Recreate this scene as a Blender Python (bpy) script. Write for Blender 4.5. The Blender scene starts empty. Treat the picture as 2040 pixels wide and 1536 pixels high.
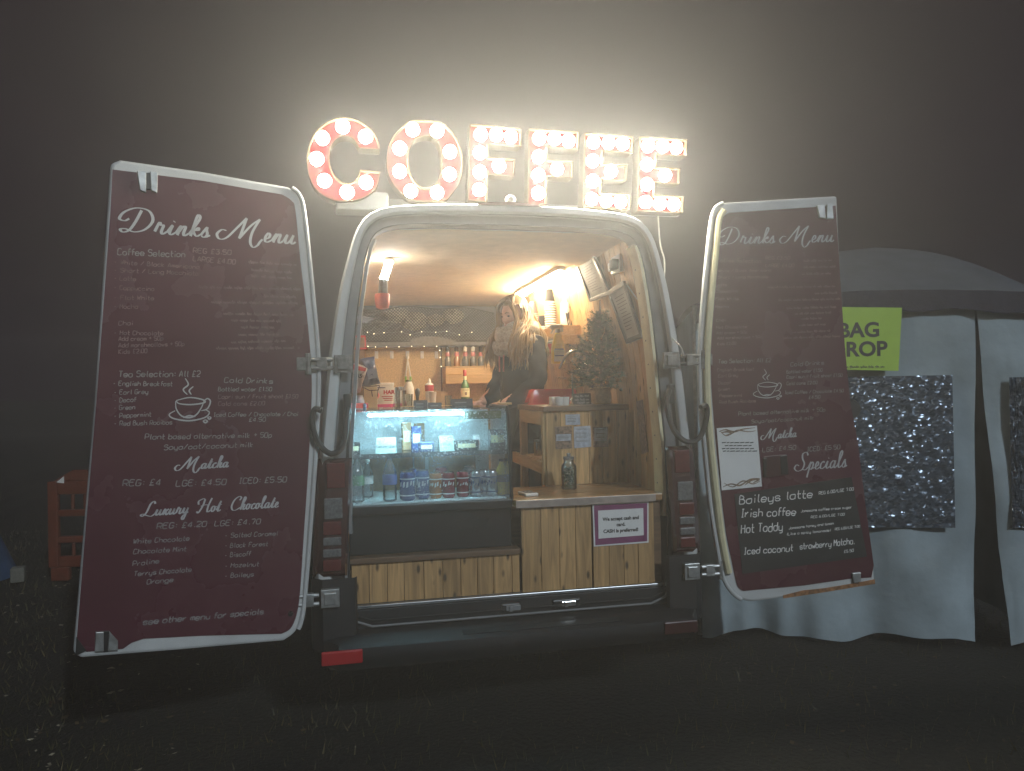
import bpy, bmesh, math, random
from mathutils import Vector, Matrix, noise
random.seed(7)
S = bpy.context.scene
COL = S.collection

# ------------------------------------------------------------------ camera
CAM = Vector((-.843, -3.774, 1.67)); FPX = 1538.0
YAW, PITCH, ROLL = math.radians(12.4), math.radians(.19), math.radians(-1.05)
FWD = Vector((math.sin(YAW)*math.cos(PITCH), math.cos(YAW)*math.cos(PITCH), math.sin(PITCH)))
_r = Vector((math.cos(YAW), -math.sin(YAW), 0)); _u = _r.cross(FWD)
RGT = math.cos(ROLL)*_r + math.sin(ROLL)*_u; UPV = -math.sin(ROLL)*_r + math.cos(ROLL)*_u
cd = bpy.data.cameras.new('camera'); cam = bpy.data.objects.new('camera', cd); COL.objects.link(cam)
cd.sensor_width = 36; cd.lens = FPX/2040*36; cd.clip_start = .05; cd.clip_end = 600
m = Matrix((RGT, UPV, -FWD)).transposed().to_4x4(); m.translation = CAM; cam.matrix_world = m
S.camera = cam

# ------------------------------------------------------------------ world, dim sun standing in for a floodlight behind the camera, exposure
W = bpy.data.worlds.new('World'); S.world = W; W.use_nodes = True
bg = W.node_tree.nodes['Background']
bg.inputs[0].default_value = (.46, .24, .58, 1); bg.inputs[1].default_value = .005
sd = bpy.data.lights.new('sun', 'SUN'); sun = bpy.data.objects.new('sun', sd); COL.objects.link(sun)
sd.energy = .44; sd.angle = math.radians(1.2); sd.color = (.78, .90, 1.0)
sun.rotation_euler = Vector((-.30, .82, -.52)).to_track_quat('-Z', 'Y').to_euler()
S.view_settings.view_transform = 'Standard'; S.view_settings.look = 'None'
S.view_settings.exposure = 1.6; S.view_settings.gamma = 1
S.render.engine = 'CYCLES'
S.cycles.use_denoising = True
try: S.cycles.denoiser = 'OPENIMAGEDENOISE'
except Exception: pass
S.cycles.denoising_prefilter = 'ACCURATE'; S.cycles.max_bounces = 8; S.cycles.transparent_max_bounces = 12; S.cycles.volume_bounces = 1
S.cycles.sample_clamp_indirect = 3; S.cycles.caustics_reflective = False; S.cycles.caustics_refractive = False

def ray(x, y): return FWD + (x-1020)/FPX*RGT - (y-768)/FPX*UPV
def PY(x, y, Y): d = ray(x, y); return CAM + d*((Y-CAM.y)/d.y)
def PX(x, y, X): d = ray(x, y); return CAM + d*((X-CAM.x)/d.x)
def PZ(x, y, Z): d = ray(x, y); return CAM + d*((Z-CAM.z)/d.z)
class Plane:
    def __init__(s, o, u, v=(0, 0, 1)):
        s.o = Vector(o); s.u = Vector(u).normalized(); s.v = Vector(v).normalized(); s.n = s.u.cross(s.v)
        if (CAM-s.o).dot(s.n) < 0: s.n = -s.n
    def hit(s, x, y):
        d = ray(x, y); t = (s.o-CAM).dot(s.n)/d.dot(s.n); q = CAM+d*t-s.o
        return q.dot(s.u), q.dot(s.v)
    def pt(s, u, v, off=0): return s.o+s.u*u+s.v*v+s.n*off
    def px(s, x, y, off=0): return s.pt(*s.hit(x, y), off)

# ------------------------------------------------------------------ mesh builder
class MB:
    def __init__(s): s.v = []; s.f = []; s.mi = []; s.m = 0
    def add(s, vs, fs):
        k = len(s.v); s.v += [Vector(q) for q in vs]
        for f in fs: s.f.append([k+i for i in f]); s.mi.append(s.m)
        return s
    def box(s, x0, x1, y0, y1, z0, z1, M=None):
        vs = [Vector((x, y, z)) for x in (x0, x1) for y in (y0, y1) for z in (z0, z1)]
        if M: vs = [M @ q for q in vs]
        return s.add(vs, [(0,1,3,2),(4,6,7,5),(0,4,5,1),(2,3,7,6),(0,2,6,4),(1,5,7,3)])
    def rbox(s, c, size, rz=0, rx=0, ry=0):
        M = Matrix.Translation(c) @ Matrix.Rotation(rz,4,'Z') @ Matrix.Rotation(ry,4,'Y') @ Matrix.Rotation(rx,4,'X')
        a, b, d = [q/2 for q in size]
        return s.box(-a, a, -b, b, -d, d, M)
    def poly(s, front, back):
        n = len(front)
        return s.add(list(front)+list(back), [tuple(range(n)), tuple(range(2*n-1, n-1, -1))]+[(i, n+i, n+(i+1)%n, (i+1)%n) for i in range(n)])
    def flat(s, P, pts, off=0, th=.004):
        "outline of picture points set on a plane P and given thickness"
        uv = [P.hit(*q) for q in pts]
        return s.poly([P.pt(u, v, off) for u, v in uv], [P.pt(u, v, off-th) for u, v in uv])
    def tube(s, path, r, n=8, cap=True):
        path = [Vector(q) for q in path]; rs = r if isinstance(r, (list, tuple)) else [r]*len(path)
        vs = []; fs = []; t0 = None
        for i, p in enumerate(path):
            t = (path[min(i+1, len(path)-1)]-path[max(i-1, 0)]).normalized()
            if t0 is None:
                a = Vector((0,0,1)) if abs(t.z) < .9 else Vector((1,0,0)); x = t.cross(a).normalized()
            else: x = (x-t*x.dot(t)).normalized()
            t0 = t; y = t.cross(x)
            for k in range(n):
                a = 2*math.pi*k/n; vs.append(p+(x*math.cos(a)+y*math.sin(a))*rs[i])
        for i in range(len(path)-1):
            for k in range(n): fs.append((i*n+k, i*n+(k+1)%n, (i+1)*n+(k+1)%n, (i+1)*n+k))
        if cap: fs += [tuple(range(n))[::-1], tuple(range((len(path)-1)*n, len(path)*n))]
        return s.add(vs, fs)
    def lathe(s, prof, c=(0,0,0), n=20, M=None):
        vs = []; fs = []; c = Vector(c)
        for r, z in prof:
            for k in range(n):
                a = 2*math.pi*k/n; q = Vector((r*math.cos(a), r*math.sin(a), z)); vs.append((M @ q if M else q)+c)
        for i in range(len(prof)-1):
            for k in range(n): fs.append((i*n+k, i*n+(k+1)%n, (i+1)*n+(k+1)%n, (i+1)*n+k))
        fs += [tuple(range(n))[::-1], tuple(range((len(prof)-1)*n, len(prof)*n))]
        return s.add(vs, fs)
    def ball(s, c, r, n=12, k=8, sc=(1,1,1)):
        pr = [(max(1e-4, math.sin(math.pi*i/k)), -math.cos(math.pi*i/k)) for i in range(k+1)]
        return s.lathe([(a*r, b*r) for a, b in pr], c, n, Matrix.Diagonal((*sc, 1)))
    def loft(s, rings, closed=True, caps=False):
        n = len(rings[0]); vs = [q for r in rings for q in r]; fs = []
        for i in range(len(rings)-1):
            for k in range(n if closed else n-1): fs.append((i*n+k, i*n+(k+1)%n, (i+1)*n+(k+1)%n, (i+1)*n+k))
        if caps: fs += [tuple(range(n))[::-1], tuple(range((len(rings)-1)*n, len(rings)*n))]
        return s.add(vs, fs)
    def ribbon(s, pts, wfun, fn, lift=.0008):
        "flat stroke: pts in 2D, fn maps (u, v, off) to space"
        pts = [Vector(q).to_2d() for q in pts]
        if len(pts) < 2: return s
        vs = []
        for i, p in enumerate(pts):
            t = (pts[min(i+1, len(pts)-1)]-pts[max(i-1, 0)])
            if t.length < 1e-9: t = Vector((1, 0))
            t.normalize(); nn = Vector((-t.y, t.x)); w = wfun(t, i/(len(pts)-1))/2
            vs += [fn(p.x+nn.x*w, p.y+nn.y*w, lift), fn(p.x-nn.x*w, p.y-nn.y*w, lift)]
        return s.add(vs, [(2*i, 2*i+1, 2*i+3, 2*i+2) for i in range(len(pts)-1)])
    def shift(s, d): d = Vector(d); s.v = [q+d for q in s.v]; return s
    def xf(s, M): s.v = [M @ q for q in s.v]; return s

def obj(name, mb, mat, parent=None, world=True, bevel=0, smooth=False, sub=0):
    me = bpy.data.meshes.new(name); me.from_pydata([tuple(q) for q in mb.v], [], mb.f)
    for mt in (mat if isinstance(mat, (list, tuple)) else [mat]): me.materials.append(mt)
    for p, i in zip(me.polygons, mb.mi): p.material_index = i
    bm = bmesh.new(); bm.from_mesh(me); bmesh.ops.recalc_face_normals(bm, faces=bm.faces); bm.to_mesh(me); bm.free()
    if smooth:
        me.polygons.foreach_set('use_smooth', [True]*len(me.polygons))
        if smooth != 'all':
            try: me.set_sharp_from_angle(angle=math.radians(40))
            except Exception: pass
    me.update()
    o = bpy.data.objects.new(name, me); COL.objects.link(o)
    if bevel:
        b = o.modifiers.new('bevel', 'BEVEL'); b.width = bevel; b.segments = 2; b.limit_method = 'ANGLE'; b.angle_limit = math.radians(40)
    if sub:
        b = o.modifiers.new('sub', 'SUBSURF'); b.levels = sub; b.render_levels = sub
    if parent:
        o.parent = parent
        if world and parent.type == 'EMPTY': o.matrix_parent_inverse = Matrix.Translation(-parent.location)
    return o
def tag(o, label, cat, group=None, kind=None):
    if label: o['label'] = label
    if cat: o['category'] = cat
    if group: o['group'] = group
    if kind: o['kind'] = kind
    return o
def thing(name, loc, label, cat, group=None, rz=0):
    o = bpy.data.objects.new(name, None); COL.objects.link(o); o.location = loc; o.rotation_euler = (0, 0, rz)
    o.empty_display_size = .1
    return tag(o, label, cat, group)
def dup(o, loc, rz=None, label=None, group=None, sc=None):
    r = o.copy(); COL.objects.link(r); r.location = loc
    if rz is not None: r.rotation_euler = (0, 0, rz)
    if sc: r.scale = sc
    if label: r['label'] = label
    if group: r['group'] = group
    for ch in list(o.children):
        c = ch.copy(); COL.objects.link(c); c.parent = r
        for g in list(ch.children):
            d = g.copy(); COL.objects.link(d); d.parent = c
    return r

# ------------------------------------------------------------------ materials
def nodes(name):
    mt = bpy.data.materials.new(name); mt.use_nodes = True; nt = mt.node_tree
    return mt, nt, nt.nodes['Principled BSDF'], (lambda t: nt.nodes.new('ShaderNode'+t)), nt.links.new
def mat(name, c, rough=.5, metal=0, var=.15, scale=12, bump=0, bscale=None, spec=.5, trans=0, emis=None, es=0, coat=0, stretch=(1,1,1), rvar=.1, sheen=0):
    mt, nt, b, N, L = nodes(name)
    tc = N('TexCoord'); mp = N('Mapping'); mp.inputs['Scale'].default_value = stretch; L(tc.outputs['Object'], mp.inputs[0])
    nz = N('TexNoise'); nz.inputs['Scale'].default_value = scale; nz.inputs['Detail'].default_value = 5; L(mp.outputs[0], nz.inputs['Vector'])
    rp = N('ValToRGB'); e = rp.color_ramp.elements; e[0].position = .3; e[1].position = .7
    e[0].color = (*[max(0, q*(1-var)) for q in c], 1); e[1].color = (*[min(1, q*(1+var)) for q in c], 1)
    L(nz.outputs['Fac'], rp.inputs[0]); L(rp.outputs[0], b.inputs['Base Color'])
    mr = N('MapRange'); mr.inputs[3].default_value = max(.02, rough-rvar); mr.inputs[4].default_value = min(1, rough+rvar)
    L(nz.outputs['Fac'], mr.inputs[0]); L(mr.outputs[0], b.inputs['Roughness'])
    b.inputs['Metallic'].default_value = metal; b.inputs['Specular IOR Level'].default_value = spec
    if trans: b.inputs['Transmission Weight'].default_value = trans
    if coat: b.inputs['Coat Weight'].default_value = coat; b.inputs['Coat Roughness'].default_value = .15
    if sheen: b.inputs['Sheen Weight'].default_value = sheen
    if emis: b.inputs['Emission Color'].default_value = (*emis, 1); b.inputs['Emission Strength'].default_value = es
    if bump:
        n2 = N('TexNoise'); n2.inputs['Scale'].default_value = bscale or scale*4; n2.inputs['Detail'].default_value = 6
        L(mp.outputs[0], n2.inputs['Vector'])
        bp = N('Bump'); bp.inputs['Strength'].default_value = bump; bp.inputs['Distance'].default_value = .01
        L(n2.outputs['Fac'], bp.inputs['Height']); L(bp.outputs[0], b.inputs['Normal'])
    return mt
def wood(name, light, dark, axis='z', rough=.5, knots=True):
    mt, nt, b, N, L = nodes(name)
    tc = N('TexCoord'); geo = N('NewGeometry'); mul = N('Math'); mul.operation = 'MULTIPLY'; mul.inputs[1].default_value = 37
    L(geo.outputs['Random Per Island'], mul.inputs[0]); cb = N('CombineXYZ')
    for i in range(3): L(mul.outputs[0], cb.inputs[i])
    ad = N('VectorMath'); ad.operation = 'ADD'; L(tc.outputs['Object'], ad.inputs[0]); L(cb.outputs[0], ad.inputs[1])
    mp = N('Mapping'); sc = [22, 22, 22]; sc['xyz'.index(axis)] = 1.6; mp.inputs['Scale'].default_value = sc; L(ad.outputs[0], mp.inputs[0])
    nz = N('TexNoise'); nz.inputs['Scale'].default_value = 1.6; nz.inputs['Detail'].default_value = 8; nz.inputs['Distortion'].default_value = 1.2; L(mp.outputs[0], nz.inputs['Vector'])
    rp = N('ValToRGB'); e = rp.color_ramp.elements; e[0].position = .32; e[1].position = .68
    e[0].color = (*dark, 1); e[1].color = (*light, 1); L(nz.outputs['Fac'], rp.inputs[0])
    hs = N('HueSaturation'); mr = N('MapRange'); mr.inputs[3].default_value = .70; mr.inputs[4].default_value = 1.15
    L(geo.outputs['Random Per Island'], mr.inputs[0]); L(mr.outputs[0], hs.inputs['Value']); L(rp.outputs[0], hs.inputs['Color'])
    out = hs.outputs[0]
    if knots:
        m2 = N('Mapping'); s2 = [19, 19, 19]; s2['xyz'.index(axis)] = 7.5; m2.inputs['Scale'].default_value = s2; L(ad.outputs[0], m2.inputs[0])
        vo = N('TexVoronoi'); vo.inputs['Scale'].default_value = 1; L(m2.outputs[0], vo.inputs['Vector'])
        r2 = N('ValToRGB'); q = r2.color_ramp.elements; q[0].position = .10; q[1].position = .22; q[0].color = (1,1,1,1); q[1].color = (0,0,0,1)
        L(vo.outputs['Distance'], r2.inputs[0])
        mx = N('Mix'); mx.data_type = 'RGBA'; L(r2.outputs[0], mx.inputs[0]); L(out, mx.inputs[6]); mx.inputs[7].default_value = (*[q*.22 for q in dark], 1)
        out = mx.outputs[2]
    L(out, b.inputs['Base Color']); b.inputs['Roughness'].default_value = rough
    bp = N('Bump'); bp.inputs['Strength'].default_value = .25; bp.inputs['Distance'].default_value = .004
    L(nz.outputs['Fac'], bp.inputs['Height']); L(bp.outputs[0], b.inputs['Normal'])
    return mt
def glow(name, c, st):
    mt, nt, b, N, L = nodes(name); b.inputs['Base Color'].default_value = (.8,.8,.8,1)
    b.inputs['Emission Color'].default_value = (*c, 1); b.inputs['Emission Strength'].default_value = st
    return mt
def glass(name, tint, mist=0, gloss=.08, rough=.05, spots=0):
    "thin pane: clear, part mirror, with a film of condensation"
    mt, nt, b, N, L = nodes(name); o = nt.nodes['Material Output']
    tr = N('BsdfTransparent'); tr.inputs[0].default_value = (*tint, 1); gl = N('BsdfGlossy'); gl.inputs['Roughness'].default_value = rough
    fr = N('Fresnel'); fr.inputs[0].default_value = 1.4
    m1 = N('MixShader'); ad = N('Math'); ad.operation = 'ADD'; ad.inputs[1].default_value = gloss*.3; L(fr.outputs[0], ad.inputs[0]); L(ad.outputs[0], m1.inputs[0]); L(tr.outputs[0], m1.inputs[1]); L(gl.outputs[0], m1.inputs[2])
    out = m1.outputs[0]
    if mist or spots:
        tl = N('BsdfTranslucent'); tl.inputs[0].default_value = (.8, .88, .9, 1); df = N('BsdfDiffuse'); df.inputs[0].default_value = (.8,.88,.9,1)
        m3 = N('MixShader'); L(tl.outputs[0], m3.inputs[1]); L(df.outputs[0], m3.inputs[2])
        tc = N('TexCoord'); n1 = N('TexNoise'); n1.inputs['Scale'].default_value = 3.2; n1.inputs['Detail'].default_value = 3; L(tc.outputs['Object'], n1.inputs['Vector'])
        r1 = N('MapRange'); r1.inputs[1].default_value = .35; r1.inputs[2].default_value = .7; r1.inputs[3].default_value = 0; r1.inputs[4].default_value = mist; L(n1.outputs['Fac'], r1.inputs[0])
        sx_ = N('SeparateXYZ'); L(tc.outputs['Object'], sx_.inputs[0]); rz_ = N('MapRange'); rz_.inputs[1].default_value = 1.28; rz_.inputs[2].default_value = 1.42; rz_.inputs[3].default_value = .25; L(sx_.outputs[2], rz_.inputs[0])
        n2 = N('TexNoise'); n2.inputs['Scale'].default_value = 125; n2.inputs['Detail'].default_value = 1; L(tc.outputs['Object'], n2.inputs['Vector'])
        r2 = N('MapRange'); r2.inputs[1].default_value = .56; r2.inputs[2].default_value = .66; r2.inputs[3].default_value = 0; r2.inputs[4].default_value = spots; L(n2.outputs['Fac'], r2.inputs[0])
        m5 = N('Math'); m5.operation = 'MULTIPLY'; L(r2.outputs[0], m5.inputs[0]); L(rz_.outputs[0], m5.inputs[1])
        a2 = N('Math'); a2.operation = 'ADD'; a2.use_clamp = True; L(r1.outputs[0], a2.inputs[0]); L(m5.outputs[0], a2.inputs[1])
        m2 = N('MixShader'); L(a2.outputs[0], m2.inputs[0]); L(out, m2.inputs[1]); L(m3.outputs[0], m2.inputs[2]); out = m2.outputs[0]
    L(out, o.inputs['Surface'])
    return mt

M = {}
M['white_paint'] = mat('white_paint', (.54,.55,.54), .32, var=.10, scale=5, coat=.3, bump=.03, bscale=60)
M['maroon'] = mat('maroon_vinyl', (.080,.019,.031), .26, var=.12, scale=3, rvar=.12, bump=.02, bscale=20)
M['plastic'] = mat('black_plastic', (.010,.010,.012), .55, var=.3, scale=30, bump=.15, bscale=220)
M['rubber'] = mat('rubber_seal', (.03,.03,.03), .6, var=.2)
M['grey_metal'] = mat('grey_painted_metal', (.20,.205,.21), .45, var=.15, scale=8)
M['steel'] = mat('steel', (.62,.62,.60), .22, 1, var=.1)
M['dark_zinc'] = mat('darker_zinc', (.20,.195,.18), .5, .5, var=.4, scale=40)  # darker zinc for the upper hinges and the dome
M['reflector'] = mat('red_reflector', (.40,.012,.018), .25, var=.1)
M['zinc'] = mat('dull_zinc', (.45,.46,.45), .4, .8, var=.25, scale=30)
M['black'] = mat('black_paint', (.015,.015,.016), .4, var=.2)
M['dark'] = mat('dark_card', (.03,.034,.036), .6, var=.3, scale=30)
M['boards'] = wood('pallet_boards', (.64,.39,.165), (.36,.21,.085), 'z', .5)
M['counter'] = wood('varnished_counter', (.55,.32,.14), (.34,.18,.07), 'x', .25, False)
M['wall_boards'] = wood('pine_wall_boards', (.55,.34,.14), (.34,.19,.075), 'z', .5)
M['pine'] = wood('pale_pine', (.66,.44,.20), (.44,.27,.11), 'x', .5, False)
M['piney'] = wood('pale_pine_lengthwise', (.62,.42,.20), (.44,.27,.11), 'y', .5, False)
M['darkwood'] = wood('brown_timber', (.22,.13,.07), (.12,.07,.035), 'x', .5, False)
M['hessian'] = mat('hessian_board', (.60,.43,.22), .9, var=.22, scale=90, bump=.5, bscale=400, stretch=(1,1,1))
M['ceiling'] = mat('tan_felt_ceiling', (.52,.38,.21), .9, var=.10, scale=14, bump=.35, bscale=120)
M['greyfelt'] = mat('grey_felt', (.15,.15,.155), .95, var=.2, scale=40, bump=.3, bscale=300)
M['letter_red'] = mat('red_letter_face', (.0165,.0006,.0012), .8, var=.18, scale=9, spec=.0)
M['letter_rim'] = mat('brass_letter_rim', (.026,.019,.011), .8, 0, var=.15, spec=.0)
M['chalk'] = mat('chalk_writing', (.25,.235,.23), .9, var=.35, scale=60)
M['faded_chalk'] = mat('worn_chalk_writing', (.20,.12,.125), .9, var=.45, scale=45)
M['vinyl_white'] = mat('white_vinyl_lettering', (.50,.50,.50), .5, var=.06)
M['chalkboard'] = mat('chalkboard_black', (.016,.017,.018), .7, var=.4, scale=9)
M['paper'] = mat('white_paper', (.78,.78,.76), .45, var=.04, coat=.4)
M['bright_chalk'] = mat('fresh_chalk', (.72,.72,.70), .9, var=.25, scale=60)
M['dim_paper'] = mat('paper_behind_glass', (.26,.26,.25), .7, var=.1, spec=.1)
M['glossy_print'] = mat('glossy_print', (.42,.46,.52), .25, var=.25, scale=40, coat=.5, bump=.5, bscale=30)
M['ink'] = mat('black_ink', (.02,.02,.022), .6, var=.1)
M['purple'] = mat('plum_border', (.20,.035,.13), .4, var=.2, scale=20, coat=.4)
M['red_lens'] = mat('red_lens', (.10,.006,.008), .12, var=.15, scale=60, coat=1)
M['clear_lens'] = mat('clear_lens', (.12,.124,.124), .12, var=.3, scale=90, coat=1, bump=.4, bscale=200)
M['dark_lens'] = mat('dark_red_lens', (.05,.008,.010), .15, var=.2, coat=1)
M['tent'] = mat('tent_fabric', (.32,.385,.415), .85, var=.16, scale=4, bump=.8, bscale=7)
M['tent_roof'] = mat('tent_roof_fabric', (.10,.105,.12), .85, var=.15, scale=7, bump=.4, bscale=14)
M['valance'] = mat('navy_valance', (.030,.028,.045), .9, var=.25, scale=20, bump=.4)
M['lime'] = mat('lime_sign', (.40,.62,.07), .5, var=.05)
M['orange'] = mat('orange_plastic', (.13,.028,.013), .4, var=.2, scale=14)
M['blue_tarp'] = mat('blue_tarpaulin', (.045,.085,.16), .5, var=.2, scale=12, bump=.4)
M['concrete'] = mat('concrete', (.15,.145,.12), .9, var=.25, scale=30, bump=.4)
M['skin'] = mat('skin', (.52,.29,.20), .5, var=.08, scale=30)
M['hair'] = mat('blond_hair', (.44,.27,.105), .4, var=.45, scale=40, stretch=(1,1,.15), sheen=.3)
M['coat'] = mat('navy_coat', (.011,.013,.020), .85, var=.25, scale=12, bump=.5, bscale=14, spec=.12)
M['trousers'] = mat('dark_jeans', (.025,.028,.04), .8, var=.3)
M['scarf'] = mat('grey_wool_scarf', (.30,.27,.22), .95, var=.35, scale=60, bump=1, bscale=160)
M['trim'] = mat('pink_trim', (.55,.22,.20), .5)
M['needles'] = mat('fir_needles', (.016,.048,.012), .8, var=.5, scale=20, spec=.1)
M['trunk'] = mat('bark', (.09,.06,.035), .8, var=.3)
M['sack'] = mat('sackcloth', (.36,.25,.13), .95, var=.25, scale=60, bump=.6)
M['gold'] = mat('gold_bauble', (.75,.38,.08), .2, .9)
M['silver'] = mat('silver_bauble', (.7,.7,.72), .15, 1)
M['redgloss'] = mat('red_gloss', (.45,.025,.03), .25, var=.1, coat=.6)
M['red_plastic'] = mat('red_plastic', (.55,.07,.05), .35, var=.1)
M['yellow'] = mat('yellow_plastic', (.72,.48,.02), .3, var=.06, coat=.4)
M['white_plastic'] = mat('white_plastic', (.75,.74,.70), .35, var=.05)
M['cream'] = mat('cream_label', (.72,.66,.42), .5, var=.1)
M['green_glass'] = mat('green_bottle_glass', (.03,.13,.03), .1, var=.1, coat=1)
M['brown_paper'] = mat('brown_paper', (.40,.25,.13), .8, var=.15, bump=.3)
M['blue_foil'] = mat('blue_foil_bag', (.045,.075,.17), .35, var=.25, scale=14, bump=.6, bscale=26, coat=.3)
M['grey_foil'] = mat('grey_foil_bag', (.33,.29,.29), .4, var=.15, scale=10, bump=.4, bscale=26)
M['black_foil'] = mat('black_foil_bag', (.05,.05,.055), .25, var=.3, bump=.8, bscale=18, coat=.5)
M['silver_foil'] = mat('silver_foil', (.6,.62,.6), .2, .9, bump=.8, bscale=22)
M['clear_bottle'] = glass('clear_plastic', (.86,.93,.95), .12, .5, .08)
M['amber'] = mat('amber_syrup', (.35,.16,.05), .15, var=.1, coat=1)
M['pinklabel'] = mat('pink_label', (.65,.22,.22), .5)
M['blue_can'] = mat('blue_can', (.03,.07,.22), .25, .3, var=.2, scale=25)
M['red_can'] = mat('red_can', (.22,.02,.035), .25, .3, var=.2, scale=25)
M['orange_can'] = mat('orange_can', (.42,.15,.03), .25, .3, var=.2, scale=25)
M['silver_can'] = mat('silver_can', (.5,.52,.55), .25, .8, var=.2, scale=25)
M['juice'] = mat('yellow_juice', (.75,.50,.04), .2, var=.1, coat=.8)
M['fridge_glass'] = glass('misted_glass', (.95,.98,.99), .30, .15, .04, .45)
M['jar_glass'] = glass('jar_glass', (.9,.94,.92), .03, .5, .03)
M['fridge_inside'] = mat('fridge_lining', (.66,.73,.75), .4, var=.1)
M['green_strip'] = mat('olive_strip', (.10,.12,.05), .6, var=.2)
M['sweet_green'] = mat('green_sweets', (.06,.14,.06), .25, var=.6, scale=60, coat=.5)
M['sweet_pale'] = mat('pale_sweets', (.45,.50,.40), .25, var=.3, coat=.5)
M['pic'] = mat('brown_photo_print', (.20,.13,.09), .4, var=.8, scale=60, coat=.4)
M['cable'] = mat('white_cable', (.6,.58,.52), .5)
M['net'] = mat('black_net', (.03,.03,.032), .8)
M['rust'] = mat('rusty_edge', (.28,.13,.05), .8, var=.6, scale=40)
M['bulb'] = glow('warm_bulb', (1, .945, .77), 74)
M['tubelight'] = glow('white_tube', (1, .83, .57), 84)
M['lamplight'] = glow('cool_lamp', (.94, .96, 1), 38)
M['fridgeled'] = glow('fridge_led', (.44, .84, 1), 38)
M['fairy'] = glow('fairy_bulb', (1, .82, .5), 2.5)
# ------------------------------------------------------------------ writing: a single-stroke hand and a script hand
G1 = {'a':"46 16 05 03 12 32 43|46 42",'b':"09 02|05 16 36 45 43 32 12 03",'c':"45 36 16 05 03 12 32 43",'d':"49 42|45 36 16 05 03 12 32 43",
'e':"04 44 45 36 16 05 03 12 32 43",'f':"39 29 18 12|06 36",'g':"46 41 30 10 01|46 16 05 03 12 32 43",'h':"09 02|05 16 36 45 42",'i':"16 12|18 19",
'j':"26 21 10 00|28 29",'k':"09 02|36 04 32",'l':"19 13 22",'m':"06 02|05 16 25 22|25 36 45 42",'n':"06 02|05 16 36 45 42",'o':"16 05 03 12 32 43 45 36 16",
'p':"06 00|05 16 36 45 43 32 12 03",'q':"46 40|45 36 16 05 03 12 32 43",'r':"06 02|04 15 26 36",'s':"45 36 16 05 14 34 43 32 12 03",'t':"19 13 22 32|06 36",
'u':"06 03 12 32 43|46 42",'v':"06 22 46",'w':"06 12 25 32 46",'x':"06 42|46 02",'y':"06 03 12 32 43|46 41 30 10",'z':"06 46 02 42",
'A':"02 29 42|14 34",'B':"02 09 29 38 37 26 06|26 45 43 32 02",'C':"48 39 19 08 03 12 32 43",'D':"02 09 29 47 44 22 02",'E':"49 09 02 42|06 36",
'F':"49 09 02|06 36",'G':"48 39 19 08 03 12 32 43 45 25",'H':"09 02|49 42|06 46",'I':"29 22|19 39|12 32",'J':"49 43 32 12 03",'K':"09 02|49 05 42",
'L':"09 02 42",'M':"02 09 25 49 42",'N':"02 09 42 49",'O':"19 08 03 12 32 43 48 39 19",'P':"02 09 39 48 46 35 05",'R':"02 09 39 48 46 35 05|25 42",
'S':"48 39 19 08 07 16 36 45 43 32 12 03",'T':"09 49|29 22",'U':"09 03 12 32 43 49",'V':"09 22 49",'W':"09 12 27 32 49",'Y':"09 25 49|25 22",
'0':"19 08 03 12 32 43 48 39 19",'1':"18 29 22",'2':"08 19 39 48 46 02 42",'3':"09 49 26 36 45 43 32 12 03",'4':"39 04 44|39 32",
'5':"49 09 06 36 45 43 32 12 03",'6':"39 18 03 12 32 43 45 36 05",'7':"09 49 22",'8':"16 07 08 19 39 48 47 36 16 05 03 12 32 43 45 36",'9':"45 47 38 18 07 06 15 35 46 43 32 12",
'£':"48 39 29 18 13 02 42|05 35",'+':"24 28|06 46",'/':"02 49",':':"13 14|16 17",'.':"12 13",'!':"19 14|12 13",'-':"15 35",',':"13 01",'&':"42 08 19 28 04 12 32 44",
'(':"29 17 14 22",')':"19 27 24 12","'":"19 18"}
NARROW = {'i':3,'l':3.4,'t':4.2,'f':4.2,'.':2.6,':':3,'!':3,',':2.6,"'":2.4,'I':4.6,'1':4,'(':3.2,')':3.2,'r':4.8}
def hand(mb, text, a, b, P, cap=None, w=.0035, jit=.25, off=.0012):
    "chalk hand from baseline start a to baseline end b (picture points on the plane P)"
    (u0, v0), (u1, v1) = P.hit(*a), P.hit(*b); d = Vector((u1-u0, v1-v0)); L = d.length; d.normalize(); n = Vector((-d.y, d.x))
    tot = sum(3.4 if c == ' ' else NARROW.get(c, 5.6) for c in text); sx = L/tot; sy = (cap/7.0) if cap else sx*1.05
    x = 0; rnd = random.Random(text)
    for c in text:
        if c != ' ' and c in G1:
            dy = rnd.uniform(-jit, jit)
            for st in G1[c].split('|'):
                pts = []
                for q in st.split():
                    gx = int(q[0])+rnd.uniform(-jit, jit)*.5; gy = int(q[1])-2+dy+rnd.uniform(-jit, jit)*.5
                    pts.append(Vector((u0, v0))+d*((x+gx+.12*gy)*sx)+n*(gy*sy))
                mb.ribbon(smooth2(pts, 3), lambda t, s: w, lambda u, v, o: P.pt(u, v, off))
        x += 3.4 if c == ' ' else NARROW.get(c, 5.6)
def scribble(mb, a, b, P, h=.012, w=.0028, off=.0012):
    "worn writing that can no longer be read: rows of looping strokes broken into words"
    (u0, v0), (u1, v1) = P.hit(*a), P.hit(*b); d = Vector((u1-u0, v1-v0)); L = d.length; d.normalize(); n = Vector((-d.y, d.x)); x = 0; rnd = random.Random(str(a))
    while x < L-h:
        k = rnd.randint(3, 7); pts = []
        for i in range(k):
            t = h*rnd.choice([.55,.6,.6,1.0]); pts += [(x, 0), (x+h*.18, t), (x+h*.38, t*.5), (x+h*.5, rnd.choice([0,0,0,-h*.3]))]; x += h*.62
            if x > L: break
        mb.ribbon(smooth2([Vector((u0, v0))+d*p+n*q for p, q in pts], 3), lambda t, s: w, lambda u, v, o: P.pt(u, v, off)); x += h*.6
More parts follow.
